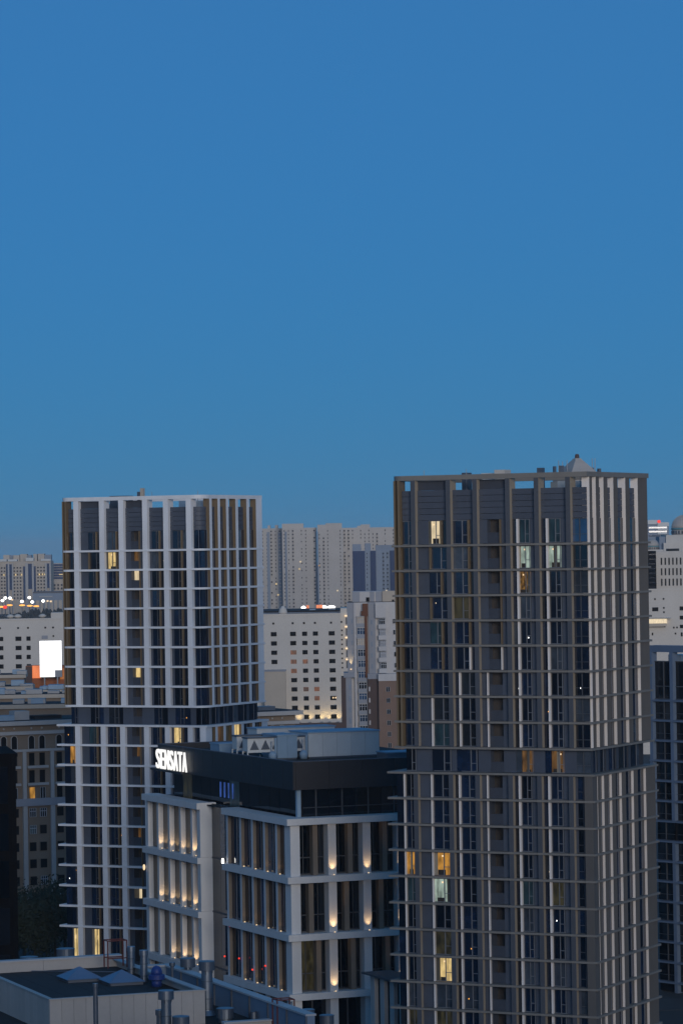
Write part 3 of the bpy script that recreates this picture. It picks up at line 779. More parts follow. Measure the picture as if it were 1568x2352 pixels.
# red ladder hoops
def hoop(x, yb, yt, z, w, lab):
    p = locate(x, yb, z); h = (yb - yt) / F * p.y
    K = empty('ladder_frame', p, RZ, lab, 'ladder frame', 'red steel ladder frames')
    for a in (0, w):
        for q in (0, .9): MB().tube((a, q, 0), (a, q, h), .05).build('post', 'rust_red', K)
    for q in (0, .9):
        for zz in (h, h * .35): MB().tube((0, q, zz), (w, q, zz), .04).build('rail', 'rust_red', K)
    for a in (0, w): MB().tube((a, 0, h), (a, .9, h), .04).build('rail', 'rust_red', K)
x, y = c8(745, 365); hoop(x, y, c8(0, 180)[1], zb - .2, 1.35, 'red steel ladder frame at the far corner of the roof box')
x, y = c7(818, 985); hoop(x, y, c7(0, 822)[1], zm + .02, 1.15, 'red steel ladder frame at the near right roof edge')

# ------------------------------------------------------------------ dark building at the left edge
p = at(37, 1730, 520)
D = empty('dark_building', (p.x, p.y, 0), R(10), 'near-black building cut by the photo left edge', 'building')
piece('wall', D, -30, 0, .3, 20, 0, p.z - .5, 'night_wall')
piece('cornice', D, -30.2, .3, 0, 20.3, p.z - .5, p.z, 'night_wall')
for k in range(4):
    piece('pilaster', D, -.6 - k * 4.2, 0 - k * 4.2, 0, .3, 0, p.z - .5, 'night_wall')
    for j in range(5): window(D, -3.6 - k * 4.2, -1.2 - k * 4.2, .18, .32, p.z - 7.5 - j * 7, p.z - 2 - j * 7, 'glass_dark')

# ------------------------------------------------------------------ beige classical building behind the pale tower
pR = at(692, 1626, 727); pL0 = at(75, 1655, 700)
ang = math.atan2(pR.y - pL0.y, pR.x - pL0.x)
B = empty('classical_building', (pL0.x, pL0.y, 0), ang, 'beige classical building with arched top windows behind the pale tower', 'building')
zt = pL0.z; Lr = (Vector((pR.x, pR.y)) - Vector((pL0.x, pL0.y))).length; XL = -16
piece('wall', B, XL, Lr - 1.2, .5, 16, 0, zt - .2, 'beige')
piece('cornice', B, XL, Lr, -.9, 16.5, zt - .85, zt, 'trim_pale')
piece('roof', B, XL, Lr - .4, 0, 16, zt, zt + .08, 'roof_dark')
piece('string_course', B, XL, Lr - .6, -.25, .5, zt - 2.75, zt - 2.05, 'trim_pale')
piece('string_course', B, XL, Lr - .9, -.15, .5, zt - 6.2, zt - 5.7, 'trim_pale')
piece('band', B, XL, Lr - 1.0, -.2, .5, zt - 17.1, zt - 15.6, 'res_grey')
bul = MB().lathe([(.2, 0), (.2, .18), (.12, .25)], 10).mesh('trim_pale')
arch = MB(); pts = [(0, 0), (1.12, 0), (1.12, 2.0)] + [(.56 + .56 * math.cos(R(a)), 2.0 + .62 * math.sin(R(a))) for a in range(15, 180, 15)] + [(0, 2.0)]
arch.prism(pts, 0, .1); arch_me = arch.mesh('win_dark')
archt = MB(); archt.prism([(-.16 + (x if x < .5 else x) * 1.285, z * 1.07 - .05) for x, z in pts], 0, .1); archt_me = archt.mesh('trim_pale')
cols = []
xx = XL + 2
base = [-4.9 + .0, -2.6, 1.2, 3.4]
for rep in range(-2, 12):
    for q in (-.6, 1.65): cols.append(q + 5.95 * rep)
cols = [c for c in cols if XL + .5 < c < Lr - 3]
lit_b = {(-.6 + 5.95 * 0, 3)}
for c in cols:
    put('roundel', bul, B, (c + .56, .45, zt - 1.5)).rotation_euler = (R(90), 0, 0)
    put('arch_surround', archt_me, B, (c, .42, zt - 5.65)); put('arch_window', arch_me, B, (c, .36, zt - 5.65))
    for j in range(3):
        z1 = zt - 6.5 - j * 3.45; lm = 'win_dark'
        if j == 2 and abs(c - (-.6 + 0)) < .1 and False: lm = 'lit_amber'
        window(B, c, c + 1.12, .38, .52, z1 - 2.5, z1, lm, 'cross' if (j == 2 and random.random() < .4) else None)
        if j < 2: piece('sill_ledge', B, c - .5, c + 1.75, -.15, .5, z1 - 3.05, z1 - 2.55, 'trim_pale')
    for j in range(6):
        z1 = zt - 17.6 - j * 3.42
        m = 'win_dark'
        if random.random() < .06: m = 'lit_teal'
        window(B, c - .1, c + 1.3, .38, .52, z1 - 1.75, z1, m, 'triple' if random.random() < .3 else None)
        piece('surround', B, c - .25, c + 1.45, .40, .51, z1 - 1.9, z1 + .12, 'beige')
for rep in range(-2, 12):
    q = -.6 + 5.95 * rep + 4.45 - 5.95
    if XL < q < Lr - 2:
        piece('pilaster', B, q, q + .75, -.05, .5, zt - 15.6, zt - 6.2, 'trim_pale'); piece('pilaster', B, q - .05, q + .85, -.05, .5, 0, zt - 17.1, 'trim_pale')
for (x, y, L, W, H, m) in ((-7, 2, 4, 3, 1.0, 'equip_blue'), (-2.6, 3, 3.2, 3, 1.8, 'trim_pale'), (-9, 3, 1.6, 2, 1.1, 'steel_dark'), (2, 4, 6, 3, .7, 'roof_dark'), (46, 3, 5, 3, .9, 'roof_dark'), (52, 4, 4, 3, .8, 'steel_dark')):
    piece('roof_unit', B, x, x + L, y, y + W, zt + .08, zt + .08 + H, m)
piece('window', B, -.6, .52, .36, .38, zt - 15.8, zt - 13.4, 'lit_amber')

# rows of similar roofs further back
def row_block(x0, x1, y, d, lab, H=3.0, m='beige', units=6, seed=1):
    random.seed(seed)
    a = at(x0, y + (784 - x0) * 0 , d); c = at(x1, y - ROLL * (x1 - x0), d)
    T = empty('terrace_block', (a.x, a.y, 0), R(3), lab, 'building', 'roofs behind the classical building')
    L = (c.x - a.x)
    piece('wall', T, 0, L, .6, 14, 0, a.z - .9, m); piece('parapet', T, -.5, L + .5, 0, 14.5, a.z - .9, a.z, 'plaster_cream')
    piece('frieze', T, -.2, L + .2, .3, .6, a.z - 2.6, a.z - 1.5, m)
    piece('string_course', T, -.3, L + .3, .1, .6, a.z - 3.4, a.z - 2.6, 'trim_pale')
    piece('roof', T, .2, L - .2, .5, 14, a.z, a.z + .06, 'roof_dark')
    for k in range(units):
        q = random.uniform(.05, .9) * L; w = random.uniform(1.2, 4)
        piece('roof_unit', T, q, q + w, random.uniform(2, 5), 8, a.z + .06, a.z + random.uniform(.5, 1.5), random.choice(('equip_blue', 'steel_dark', 'trim_pale', 'equip_blue')))
    for k in range(int(L / 3)): piece('window', T, .8 + k * 3, 1.9 + k * 3, .5, .61, a.z - 6.2, a.z - 4, 'win_dark')
    return T
row_block(-40, 400, 1620, 770, 'cream parapet roof directly behind the classical building', seed=3, units=16)
row_block(-40, 330, 1597, 850, 'cream parapet roof, second row behind the classical building', seed=4, units=12)
row_block(-40, 72, 1578, 900, 'short pale-topped roof with a blue canopy at the left', m='res_grey', seed=5, units=5)
row_block(-40, 56, 1551, 985, 'farthest cream parapet roof below the white block', seed=6, units=4)
row_block(70, 240, 1585, 930, 'dark cluttered roof below the lit screen', m='brown_dark', seed=8, units=14)

# ------------------------------------------------------------------ lit screen with orange panels
p = at(118, 1553, 1080)
SC = empty('video_screen', (p.x, p.y, p.z), 0, 'bright white advertising screen on a frame before the white block', 'screen')
q = 1080 / F
piece('frame', SC, -25.5 * q, 25.5 * q, .2, 1.2, -.3, 82 * q, 'steel_dark')
piece('display', SC, -25 * q, 25 * q, 0, .2, 14 * q, 82 * q - .1, 'screen_white'); piece('display', SC, -25 * q, 9 * q, 0, .2, -.2, 14 * q, 'screen_white')
for x in (-2.0, 2.0): piece('leg', SC, x - .2, x + .2, .4, 1.0, -p.z, -.3, 'steel_dark')
p = at(60, 1560, 1085)
OB = empty('orange_building', (p.x, p.y, 0), 0, 'low orange-lit building on both sides of the screen', 'building')
z = p.z
piece('wall', OB, 0, 13, .3, 8, 0, z + 4.1, 'orange_wall'); piece('lit_panel', OB, 2.1, 4.7, 0, .29, z + .3, z + 4.2, 'panel_orange')
piece('lit_panel', OB, 10.7, 12.9, 0, .29, z - .2, z + 3.2, 'panel_amber'); piece('wall', OB, .1, 2.0, 0, .29, z - 1.2, z + 3.9, 'brown_dark'); piece('wall', OB, 9.2, 10.6, 0, .29, z, z + 3.1, 'brown_dark')

# ------------------------------------------------------------------ white blocks with square windows
def block(name, xl, xr, ytop, ybot, d, depth, m, lab, cat='building', rz=0, group=None):
    """a building seen flat on; returns its empty and a function from frame coordinates to local x, z"""
    ym = ytop; a = at(xl, ytop, d)
    T = empty(name, (a.x, a.y, 0), rz, lab, cat, group)
    q = d / F
    def lx(x): return (x - xl) * q
    def lz(y): return a.z - (y - ytop) * q
    z0 = max(0, lz(ybot)) if ybot else 0
    piece('wall', T, 0, lx(xr), 0, depth, z0, a.z, m)
    return T, lx, lz, a.z
def k1(x): return x / 3.92 / 1.714
def k1y(y): return (2100 + y / 3.92) / 1.714
def k5(x): return (1000 + x / 2.613) / 1.714
def k5y(y): return (2350 + y / 2.613) / 1.714
q = 1240 / F
W1, lx, lz, zt = block('white_block', -60, 300, k1y(1345), None, 1240, 30, 'plaster_white', 'white block with black square windows behind the lit screen')
piece('roof', W1, .5, lx(300) - .5, .5, 29, zt, zt + .1, 'roof_dark')
piece('parapet', W1, -.1, lx(300), -.15, .4, zt - .1, zt + .5, 'plaster_white')
piece('stair_house', W1, lx(k1(790)), lx(k1(1010)), .6, 10, zt + .1, lz(k1y(1240)), 'plaster_white')
for x in (155, 270, 650): MB().lathe([(.6, 0), (1.4, .5), (1.4, .9), (.5, 1.5)], 12).build('roof_dish', 'plaster_white', W1, (lx(k1(x)), 3, zt + .5), smooth=True)
for (x, w) in ((20, 66), (287, 92), (442, 64), (-150, 66), (1150, 90), (1300, 62), (1560, 90)):
    for y in (1635, 1778, 1918, 2060, 2200, 2340):
        piece('window', W1, lx(k1(x - w/2)), lx(k1(x + w/2)), -.08, .1, lz(k1y(y + 33)), lz(k1y(y - 33)), 'win_dark')
for x in (5, 285, 437, 703, 823, 1150, 1300): piece('window', W1, lx(k1(x - 14)), lx(k1(x + 14)), -.08, .1, lz(k1y(1484)), lz(k1y(1456)), 'win_dark')
piece('louvre', W1, lx(k1(645)), lx(k1(740)), -.1, .1, lz(k1y(1645)), lz(k1y(1592)), 'res_grey'); piece('window', W1, lx(k1(814)), lx(k1(838)), -.08, .1, lz(k1y(1614)), lz(k1y(1588)), 'win_dark')

W2, lx, lz, zt = block('white_block', k5(20), k5(888), k5y(190), None, 1240, 28, 'plaster_white', 'white block with orange-lit windows between the two towers')
piece('roof', W2, .5, lx(k5(885)), .5, 27, zt, zt + .1, 'roof_dark'); piece('parapet', W2, -.1, lx(k5(888)), -.15, .4, zt - .1, zt + .4, 'plaster_white')
cols = ((200, 60, 0, 4), (398, 60, 0, 9), (517, 52, 0, 11), (628, 52, 0, 11), (795, 62, 0, 11), (60, 56, 0, 9))
fire = {(398, 2), (398, 3), (517, 3), (398, 4), (517, 6), (628, 6), (628, 7)}
for (x, w, r0, r1) in cols:
    for r in range(r0, r1):
        y = 386 + 95 * r
        piece('window', W2, lx(k5(x - w/2 + r)), lx(k5(x + w/2 + r)), -.08, .1, lz(k5y(y + 22)), lz(k5y(y - 22)), 'fire' if (x, r) in fire else 'win_dark')
for x in (197, 396, 512, 625, 790): piece('window', W2, lx(k5(x - 10)), lx(k5(x + 10)), -.08, .1, lz(k5y(286)), lz(k5y(266)), 'win_dark')
for x in (782, 808): piece('lamp', W2, lx(k5(x + 12)), lx(k5(x + 24)), -.2, -.09, lz(k5y(1055)), lz(k5y(1040)), 'bulb_warm')
# return wing at its right with a column of tiny windows and lamps, lower annex in front at left
piece('wing', W2, lx(k5(888)) - .01, lx(k5(955)), 1.5, 28, 0, lz(k5y(130)), 'plaster_white')
for j in range(9): piece('window', W2, lx(k5(892)), lx(k5(908)), 1.4, 1.6, lz(k5y(366 + 48 * j)), lz(k5y(350 + 48 * j)), 'win_dark')
piece('window', W2, lx(k5(888)), lx(k5(905)), 1.4, 1.6, lz(k5y(280)), lz(k5y(262)), 'win_dark')
for j in range(5):
    piece('lamp', W2, lx(k5(928 + 2 * j)), lx(k5(960 + 2 * j)), .4, 1.4, lz(k5y(216 + 112 * j)), lz(k5y(202 + 112 * j)), 'bulb_warm')
    piece('window', W2, lx(k5(940)), lx(k5(954)), 1.4, 1.6, lz(k5y(300 + 112 * j)), lz(k5y(226 + 112 * j)), 'panel_dark')
piece('lower_wing', W2, lx(k5(100)), lx(k5(318)), -6, 0, 0, lz(k5y(765)), 'plaster_cream'); piece('coping', W2, lx(k5(95)), lx(k5(322)), -6.2, 0, lz(k5y(765)), lz(k5y(750)), 'res_grey')
piece('plinth', W2, lx(k5(300)), lx(k5(890)), -5, -1.2, 0, lz(k5y(1300)), 'brown_dark')
for x in (450, 560, 680, 760, 850):
    f = put('floodlight', MB().box(-.5, .5, -.3, .3, 0, .3).mesh('steel_dark'), W2, (lx(k5(x)), -1.6, lz(k5y(1300)) + .1))
    spot((0, 0, .6), (0, .45, 1), 520, 110, f, (1.0, .70, .28), 1, .4)
put('roof_dish', MB().lathe([(1.2, 0), (1.6, .8), (1.2, 2.2), (.3, 3.2)], 12).mesh('plaster_white'), W2, (lx(k5(296)), 4, zt))

W3, lx, lz, zt = block('white_block', 1470, 1640, 1356, None, 1240, 30, 'plaster_white', 'white block with square windows and a lit bay at the right edge')
def k6(x): return (2480 + x / 3.79) / 1.714
def k6y(y): return (1980 + y / 3.79) / 1.714
for (x, y, w, h) in ((362, 1590, 90, 58), (760, 1583, 70, 60), (760, 1720, 70, 58), (760, 1852, 70, 52), (360, 1438, 24, 26), (488, 1436, 24, 26), (490, 1570, 24, 26), (490, 1635, 24, 26), (500, 1845, 22, 26), (634, 1866, 24, 26), (682, 1866, 24, 26), (315, 1958, 22, 40), (658, 1955, 24, 26), (750, 1970, 28, 60)):
    piece('window', W3, lx(k6(x - w/2)), lx(k6(x + w/2)), -.08, .1, lz(k6y(y + h/2)), lz(k6y(y - h/2)), 'win_dark')
piece('lit_bay', W3, lx(k6(200)), lx(k6(520)), -2.5, 0, lz(k6y(1845)), lz(k6y(1800)), 'plaster_cream')
piece('bay_roof', W3, lx(k6(200)), lx(k6(590)), -3.0, 0, lz(k6y(1725)), lz(k6y(1712)), 'steel_dark')
piece('lit_soffit', W3, lx(k6(200)), lx(k6(530)), -1.0, 0, lz(k6y(1800)), lz(k6y(1735)), 'lit_cream')
piece('parapet', W3, -.1, lx(1640), -.15, .4, zt - .1, zt + .5, 'plaster_white')

# ------------------------------------------------------------------ pale and brown residential building
def k9(x): return (1280 + x / 3.458) / 1.714
def k9y(y): return (2280 + y / 3.458) / 1.714
Rb, lx, lz, zt = block('residential_block', k9(296), k9(1150), k9y(320), None, 935, 16, 'res_white', 'white apartment block with brown lower storeys between the towers')
piece('roof', Rb, .3, lx(k9(1150)) - .3, .3, 15, zt, zt + .1, 'roof_dark')
piece('upper_storey', Rb, lx(k9(370)), lx(k9(1150)), 5, 15, zt + .1, lz(k9y(175)), 'res_white')
for (a, c, m) in ((375, 470, 'res_grey'), (610, 670, 'res_grey'), (690, 770, 'res_grey')): piece('bay', Rb, lx(k9(a)), lx(k9(c)), 4.8, 5, zt + .1, lz(k9y(178)), m)
piece('bay', Rb, lx(k9(780)), lx(k9(945)), 4, 5, zt + .1, lz(k9y(170)), 'plaster_cream')
piece('hatch', Rb, lx(k9(558)), lx(k9(602)), 4.6, 5, zt + .2, lz(k9y(255)), 'win_dark'); piece('hatch', Rb, lx(k9(910)), lx(k9(940)), 3.8, 4, zt + .1, lz(k9y(290)), 'win_dark')
zs0 = k9y(1270)
piece('bay', Rb, lx(k9(296)), lx(k9(385)), -.6, 0, lz(k9y(1270)), lz(k9y(320)), 'res_grey')
piece('bay', Rb, lx(k9(385)), lx(k9(415)), -1.0, 0, 0, lz(k9y(322)), 'res_white')
piece('bay', Rb, lx(k9(580)), lx(k9(676)), -.7, 0, lz(k9y(1285)), lz(k9y(322)), 'res_grey')
piece('bay', Rb, lx(k9(676)), lx(k9(820)), -2.0, 0, lz(k9y(530)), lz(k9y(330)), 'res_white')
piece('brown_strip', Rb, lx(k9(505)), lx(k9(580)), -1.6, 0, lz(k9y(500)), lz(k9y(335)), 'rust_brown')
piece('brown_strip', Rb, lx(k9(484)), lx(k9(505)), -1.5, 0, lz(k9y(500)), lz(k9y(435)), 'rust_brown')
piece('brown_strip', Rb, lx(k9(530)), lx(k9(566)), -1.6, 0, lz(k9y(1340)), lz(k9y(500)), 'rust_brown')
for j in range(11):                                  # glazed balconies
    y0 = 505 + 148 * j; dx = 2 * j
    piece('balcony', Rb, lx(k9(415 + dx)), lx(k9(540 + dx)), -1.2, 0, lz(k9y(y0 + 146)), lz(k9y(y0 + 100)), 'res_grey')
    window(Rb, lx(k9(425 + dx)), lx(k9(535 + dx)), -1.1, -.9, lz(k9y(y0 + 100)), lz(k9y(y0 + 12)), random.choice(('glass_dark', 'glass_blue', 'plaster_cream', 'glass_blue')), 'triple')
    piece('balcony_slab', Rb, lx(k9(412 + dx)), lx(k9(545 + dx)), -1.4, 0, lz(k9y(y0 + 12)), lz(k9y(y0)), 'trim_pale')
for j in range(5):                                   # white bay with windows and the right column
    y0 = 540 + 150 * j; dx = 4 * j
    piece('bay', Rb, lx(k9(715)), lx(k9(825)), -2.0, 0, lz(k9y(y0 + 140)), lz(k9y(y0 + 80)), 'res_white')
    window(Rb, lx(k9(730 + dx * .7)), lx(k9(810 + dx * .7)), -1.7, -1.5, lz(k9y(y0 + 78)), lz(k9y(y0)), 'win_dark' if j in (0, 4) else 'res_grey', 'triple')
    window(Rb, lx(k9(912 + dx)), lx(k9(968 + dx)), -.1, .1, lz(k9y(y0 + 72)), lz(k9y(y0 + 10)), 'glass_dark', 'cross')
    piece('window', Rb, lx(k9(612)), lx(k9(634)), -.8, -.6, lz(k9y(y0 + 80)), lz(k9y(y0 + 20)), 'far_blue'); piece('window', Rb, lx(k9(350)), lx(k9(370)), -.7, -.5, lz(k9y(y0 + 60)), lz(k9y(y0)), 'far_blue')
piece('lower_storeys', Rb, lx(k9(205)), lx(k9(345)), -1.6, 8, 0, lz(k9y(1335)), 'res_grey'); piece('lower_storeys', Rb, lx(k9(200)), lx(k9(262)), -1.9, 8, 0, lz(k9y(1330)), 'brown_dark')
piece('ledge', Rb, lx(k9(235)), lx(k9(385)), -2.0, 8, lz(k9y(1335)), lz(k9y(1270)), 'res_grey')
piece('lower_storeys', Rb, lx(k9(560)), lx(k9(705)), -2.2, 8, 0, lz(k9y(1360)), 'brown_dark'); piece('ledge', Rb, lx(k9(560)), lx(k9(705)), -2.3, 8, lz(k9y(1360)), lz(k9y(1285)), 'res_grey')
piece('lower_storeys', Rb, lx(k9(705)), lx(k9(1150)), -4.0, 8, 0, lz(k9y(1385)), 'brick_brown'); piece('ledge', Rb, lx(k9(703)), lx(k9(1150)), -4.2, 8, lz(k9y(1385)), lz(k9y(1290)), 'res_white')
for j in range(8):
    y0 = 1465 + 152 * j
    window(Rb, lx(k9(808 + 2 * j)), lx(k9(860 + 2 * j)), -4.1, -3.95, lz(k9y(y0 + 65)), lz(k9y(y0)), 'win_dark' if j > 2 else 'glass_dark', 'cross')
    window(Rb, lx(k9(945 + 2 * j)), lx(k9(985 + 2 * j)), -4.1, -3.95, lz(k9y(y0 + 65)), lz(k9y(y0)), 'win_dark', 'cross')
    piece('window', Rb, lx(k9(572)), lx(k9(592)), -2.3, -2.1, lz(k9y(y0 + 60)), lz(k9y(y0)), 'res_white'); piece('window', Rb, lx(k9(303)), lx(k9(328)), -1.7, -1.5, lz(k9y(y0 + 40)), lz(k9y(y0 - 30)), 'far_blue')
f = put('wall_lamp', MB().box(-.2, .2, -.2, .2, 0, .3).mesh('bulb_warm'), Rb, (lx(k9(336)), -1.1, lz(k9y(1232)))); spot((0, 0, .5), (0, .12, 1), 1200, 40, f, (1, .68, .3))

# ------------------------------------------------------------------ far apartment towers
def k4(x): return (1000 + x / 2.613) / 1.714
def k4y(y): return (2000 + y / 2.613) / 1.714
def far_tower(x0, x1, ytop, d, lab, mech, m='far_grey', pitch=8.3, dxw=9, strip=(), dep=25, seed=1, name='apartment_high_rise', group='far grey high-rises', lights=3):
    random.seed(seed)
    T, lx, lz, zt = block(name, x0, x1, ytop, None, d, dep, m, lab, 'high-rise', group=group)
    for (a, c, y) in mech: piece('roof_house', T, lx(a), lx(c), 2, dep - 4, zt, lz(y), m)
    q = d / F; W = lx(x1)
    nx = max(1, int((x1 - x0) / dxw)); b = MB(); bb = MB()
    kinds = [random.choice('wwbn') for i in range(nx)]
    y = ytop + 4
    while lz(y + 5) > 1 and y < ytop + 420:
        for i in range(nx):
            xa = (i + .5) / nx * W
            if kinds[i] == 'n': continue
            if random.random() < .14: continue
            w = (1.6 if kinds[i] == 'w' else 2.9) * q * 1.0
            b.box(xa - w/2 * 1.2, xa + w/2 * 1.2, -.15, .1, lz(y + 4.6), lz(y + 1.2))
            if kinds[i] == 'b': bb.box(xa - w * .75, xa + w * .75, -1.1, .05, lz(y + 7.0), lz(y + 4.9))
        y += pitch
    b.build('windows', 'far_window', T, kind='stuff')
    if bb.v: bb.build('balconies', m, T, kind='stuff')
    for (a, c) in strip: piece('recess', T, lx(a), lx(c), -.2, .2, 1, zt - 3, 'far_blue')
    for k in range(lights):
        xa = random.random() * W * .9; yy = ytop + 10 + pitch * random.randint(1, 22)
        piece('lit_window', T, xa, xa + 1.2, -.3, -.1, lz(yy + 3), lz(yy), random.choice(('lit_cream', 'lit_amber', 'lit_yellow')))
    return T
far_tower(k4(20), k4(285), k4y(212), 2880, 'far grey high-rise, leftmost, edging the pale tower', [(k4(140), k4(165), k4y(180)), (k4(215), k4(245), k4y(178))], strip=[(k4(130), k4(160)), (k4(245), k4(283))], seed=2)
far_tower(k4(287), k4(640), k4y(206), 2860, 'far grey high-rise with broad roof house, second from left', [(k4(287), k4(507), k4y(162))], strip=[(k4(315), k4(335)), (k4(625), k4(640))], seed=3)
far_tower(k4(648), k4(905), k4y(206), 2850, 'far grey high-rise with two roof houses, third from left', [(k4(650), k4(735), k4y(172)), (k4(735), k4(903), k4y(158))], strip=[(k4(648), k4(660))], seed=4)
far_tower(k4(906), k4(1700), k4y(204), 2890, 'widest far grey high-rise, rightmost, running behind the taupe tower', [(k4(1095), k4(1190), k4y(172)), (k4(1060), k4(1095), k4y(185))], seed=5)
BT = far_tower(k4(1012), k4(1640), k4y(440), 2400, 'blue-grey office slab with dark glass strips before the grey high-rises', [(k4(1012), k4(1100), k4y(372)), (k4(1140), k4(1200), k4y(365)), (k4(1250), k4(1640), k4y(385))], m='far_blue', pitch=9, strip=[], seed=6, name='office_high_rise', group=None)
q = 2400 / F
for (a, c) in ((1015, 1085), (1085, 1108), (1108, 1138), (1195, 1250), (1395, 1450)): piece('glass_strip', BT, (k4(a) - k4(1012)) * q, (k4(c) - k4(1012)) * q, -1.3, .05, 20, (CAMZ - (k4y(445) - 1259) * q), 'strip_blue')
piece('canopy', BT, (k4(1180) - k4(1012)) * q, (k4(1640) - k4(1012)) * q, -6, 0, 28, 31, 'trim_pale')

# lit canopy pylon, red lights, low dark roofs in front of the high-rises
p = at(k5(755), k5y(105), 2000); q = 2000 / F
K = empty('pylon_light', (p.x, p.y, 0), 0, 'white twin-lobed lit canopy on a pole before the grey high-rises', 'sign')
for dx in (-8.5, 8.5): put('lit_lobe', MB().lathe([(2.0, -1.2), (8.2, -.5), (8.4, .5), (3.0, 1.3)], 20).mesh('bulb_white'), K, (dx * .26, 0, p.z), 0, (.27, .27, .7))
MB().tube((0, 0, 0), (0, 0, p.z - 1), .25).build('pole', 'trim_pale', K)
for (x0, x1, y, lab) in ((538, 566, 153, 'short red roof light strip left of the lit pylon'), (640, 706, 150, 'long red roof light strip beside the lit pylon')):
    p = at(k5(x0), k5y(y), 1900); L = (k5(x1) - k5(x0)) * 1900 / F
    K = empty('red_light_box', (p.x, p.y, 0), 0, lab, 'sign', 'red light strips')
    piece('light_strip', K, 0, L, 0, 1, p.z, p.z + 3.6, 'panel_orange'); piece('support', K, .3, L - .3, .2, .8, 0, p.z, 'panel_dark')
p = at(k5(508), k5y(112), 1900)
K = empty('street_lamp', (p.x, p.y, 0), 0, 'single white lamp above the white block roof, left of the red strips', 'street lamp', 'far street lamps')
MB().tube((0, 0, 0), (0, 0, p.z), .25).build('pole', 'steel_dark', K); put('lamp_head', MB().lathe([(.5, -.8), (1.2, -.3), (1.2, .4), (.4, 1)], 12).mesh('bulb_white'), K, (0, 0, p.z))
T, lx, lz, zt = block('low_hall', k5(60), k5(1000), k5y(165), None, 1800, 60, 'far_blue', 'low dark hall roof just above the white block', 'building')
piece('roof', T, 0, lx(k5(1000)), 0, 60, zt, zt + 1, 'roof_dark'); piece('roof_house', T, lx(k5(570)), lx(k5(632)), 5, 15, zt + 1, lz(k5y(135)), 'equip_blue'); piece('roof_house', T, lx(k5(765)), lx(k5(835)), 5, 15, zt + 1, lz(k5y(140)), 'far_blue')

# ------------------------------------------------------------------ far left: ministry block, wood, lamps
def ministry(x0, x1, ytop, d, lab, seed=1):
    T, lx, lz, zt = block('government_block', x0, x1, ytop, None, d, 40, 'plaster_cream', lab, 'building', group='far cream government blocks')
    return T, lx, lz, zt
d = 4300
T, lx, lz, zt = ministry(k1(-350), k1(790), k1y(440), d, 'long cream government block with blue glass bays, far left')
for (a, c, y) in ((40, 135, 340), (195, 290, 345), (300, 405, 330), (505, 560, 330), (575, 672, 328)): piece('roof_tower', T, lx(k1(a)), lx(k1(c)), 15, 35, zt, lz(k1y(y)), 'plaster_cream')
for (a, c) in ((135, 195), (405, 470), (672, 775)): piece('roof_tower', T, lx(k1(a)), lx(k1(c)), 20, 35, zt, lz(k1y(345)), 'far_blue')
for (a, c, y) in ((0, 110, 405), (130, 270, 410), (405, 525, 388), (640, 790, 410)): piece('roof_house', T, lx(k1(a)), lx(k1(c)), -2, 12, zt, lz(k1y(y)), 'equip_white')
for (a, c, y0, y1) in ((150, 188, 485, 880), (362, 395, 520, 1040), (440, 495, 480, 870), (528, 556, 520, 910), (730, 765, 480, 860), (-60, 0, 480, 1000), (100, 125, 480, 1000)): piece('glass_bay', T, lx(k1(a)), lx(k1(c)), -1.2, .1, lz(k1y(y1)), lz(k1y(y0)), 'strip_blue')
for (a, c) in ((125, 150), (190, 212), (395, 438), (500, 526), (700, 728), (768, 790)): piece('pilaster', T, lx(k1(a)), lx(k1(c)), -2, .1, 0, lz(k1y(470)), 'trim_pale')
b = MB(); random.seed(3)
for y in range(540, 1060, 52):
    for x in (225, 272, 320, 590, 637, 684, 30, 75): b.box(lx(k1(x - 11)), lx(k1(x + 11)), -.4, .1, lz(k1y(y + 12)), lz(k1y(y - 12)))
b.build('windows', 'far_window', T, kind='stuff')
for x in (245, 335, 610, 658, 695, 65): piece('lit_window', T, lx(k1(x - 10)), lx(k1(x + 10)), -.8, -.3, lz(k1y(660)), lz(k1y(635)), 'lit_yellow')
T, lx, lz, zt = ministry(k1(790), k1(1500), k1y(462), 4400, 'cream government block with blue curtain wall, far left by the pale tower')
for j in range(6): piece('glass_bay', T, lx(k1(800)), lx(k1(970)), -.6, .1, lz(k1y(505 + 40 * j)), lz(k1y(475 + 40 * j)), 'strip_blue')
piece('podium', T, lx(k1(800)), lx(k1(1400)), -10, 0, 0, lz(k1y(725)), 'plaster_cream')
for x in (855, 908, 963, 1010):
    for y in (797, 850): piece('window', T, lx(k1(x - 12)), lx(k1(x + 12)), -10.5, -9.9, lz(k1y(y + 16)), lz(k1y(y - 16)), 'far_window')
piece('lit_window', T, lx(k1(915)), lx(k1(985)), -.9, -.6, lz(k1y(642)), lz(k1y(628)), 'lit_yellow')
T, lx, lz, zt = block('glass_pavilion', k1(515), k1(1400), k1y(925), None, 4100, 40, 'far_blue', 'low blue glass pavilion with lit colonnade, far left', 'building')
piece('roof', T, 0, lx(k1(1400)), 0, 40, zt, zt + 2, 'panel_dark'); piece('light_strip', T, lx(k1(610)), lx(k1(815)), -1, .1, lz(k1y(985)), lz(k1y(968)), 'trim_pale')
for k in range(9): piece('colonnade_bay', T, lx(k1(560 + k * 70)), lx(k1(610 + k * 70)), -1, .1, 0, lz(k1y(1035)), 'plaster_cream')
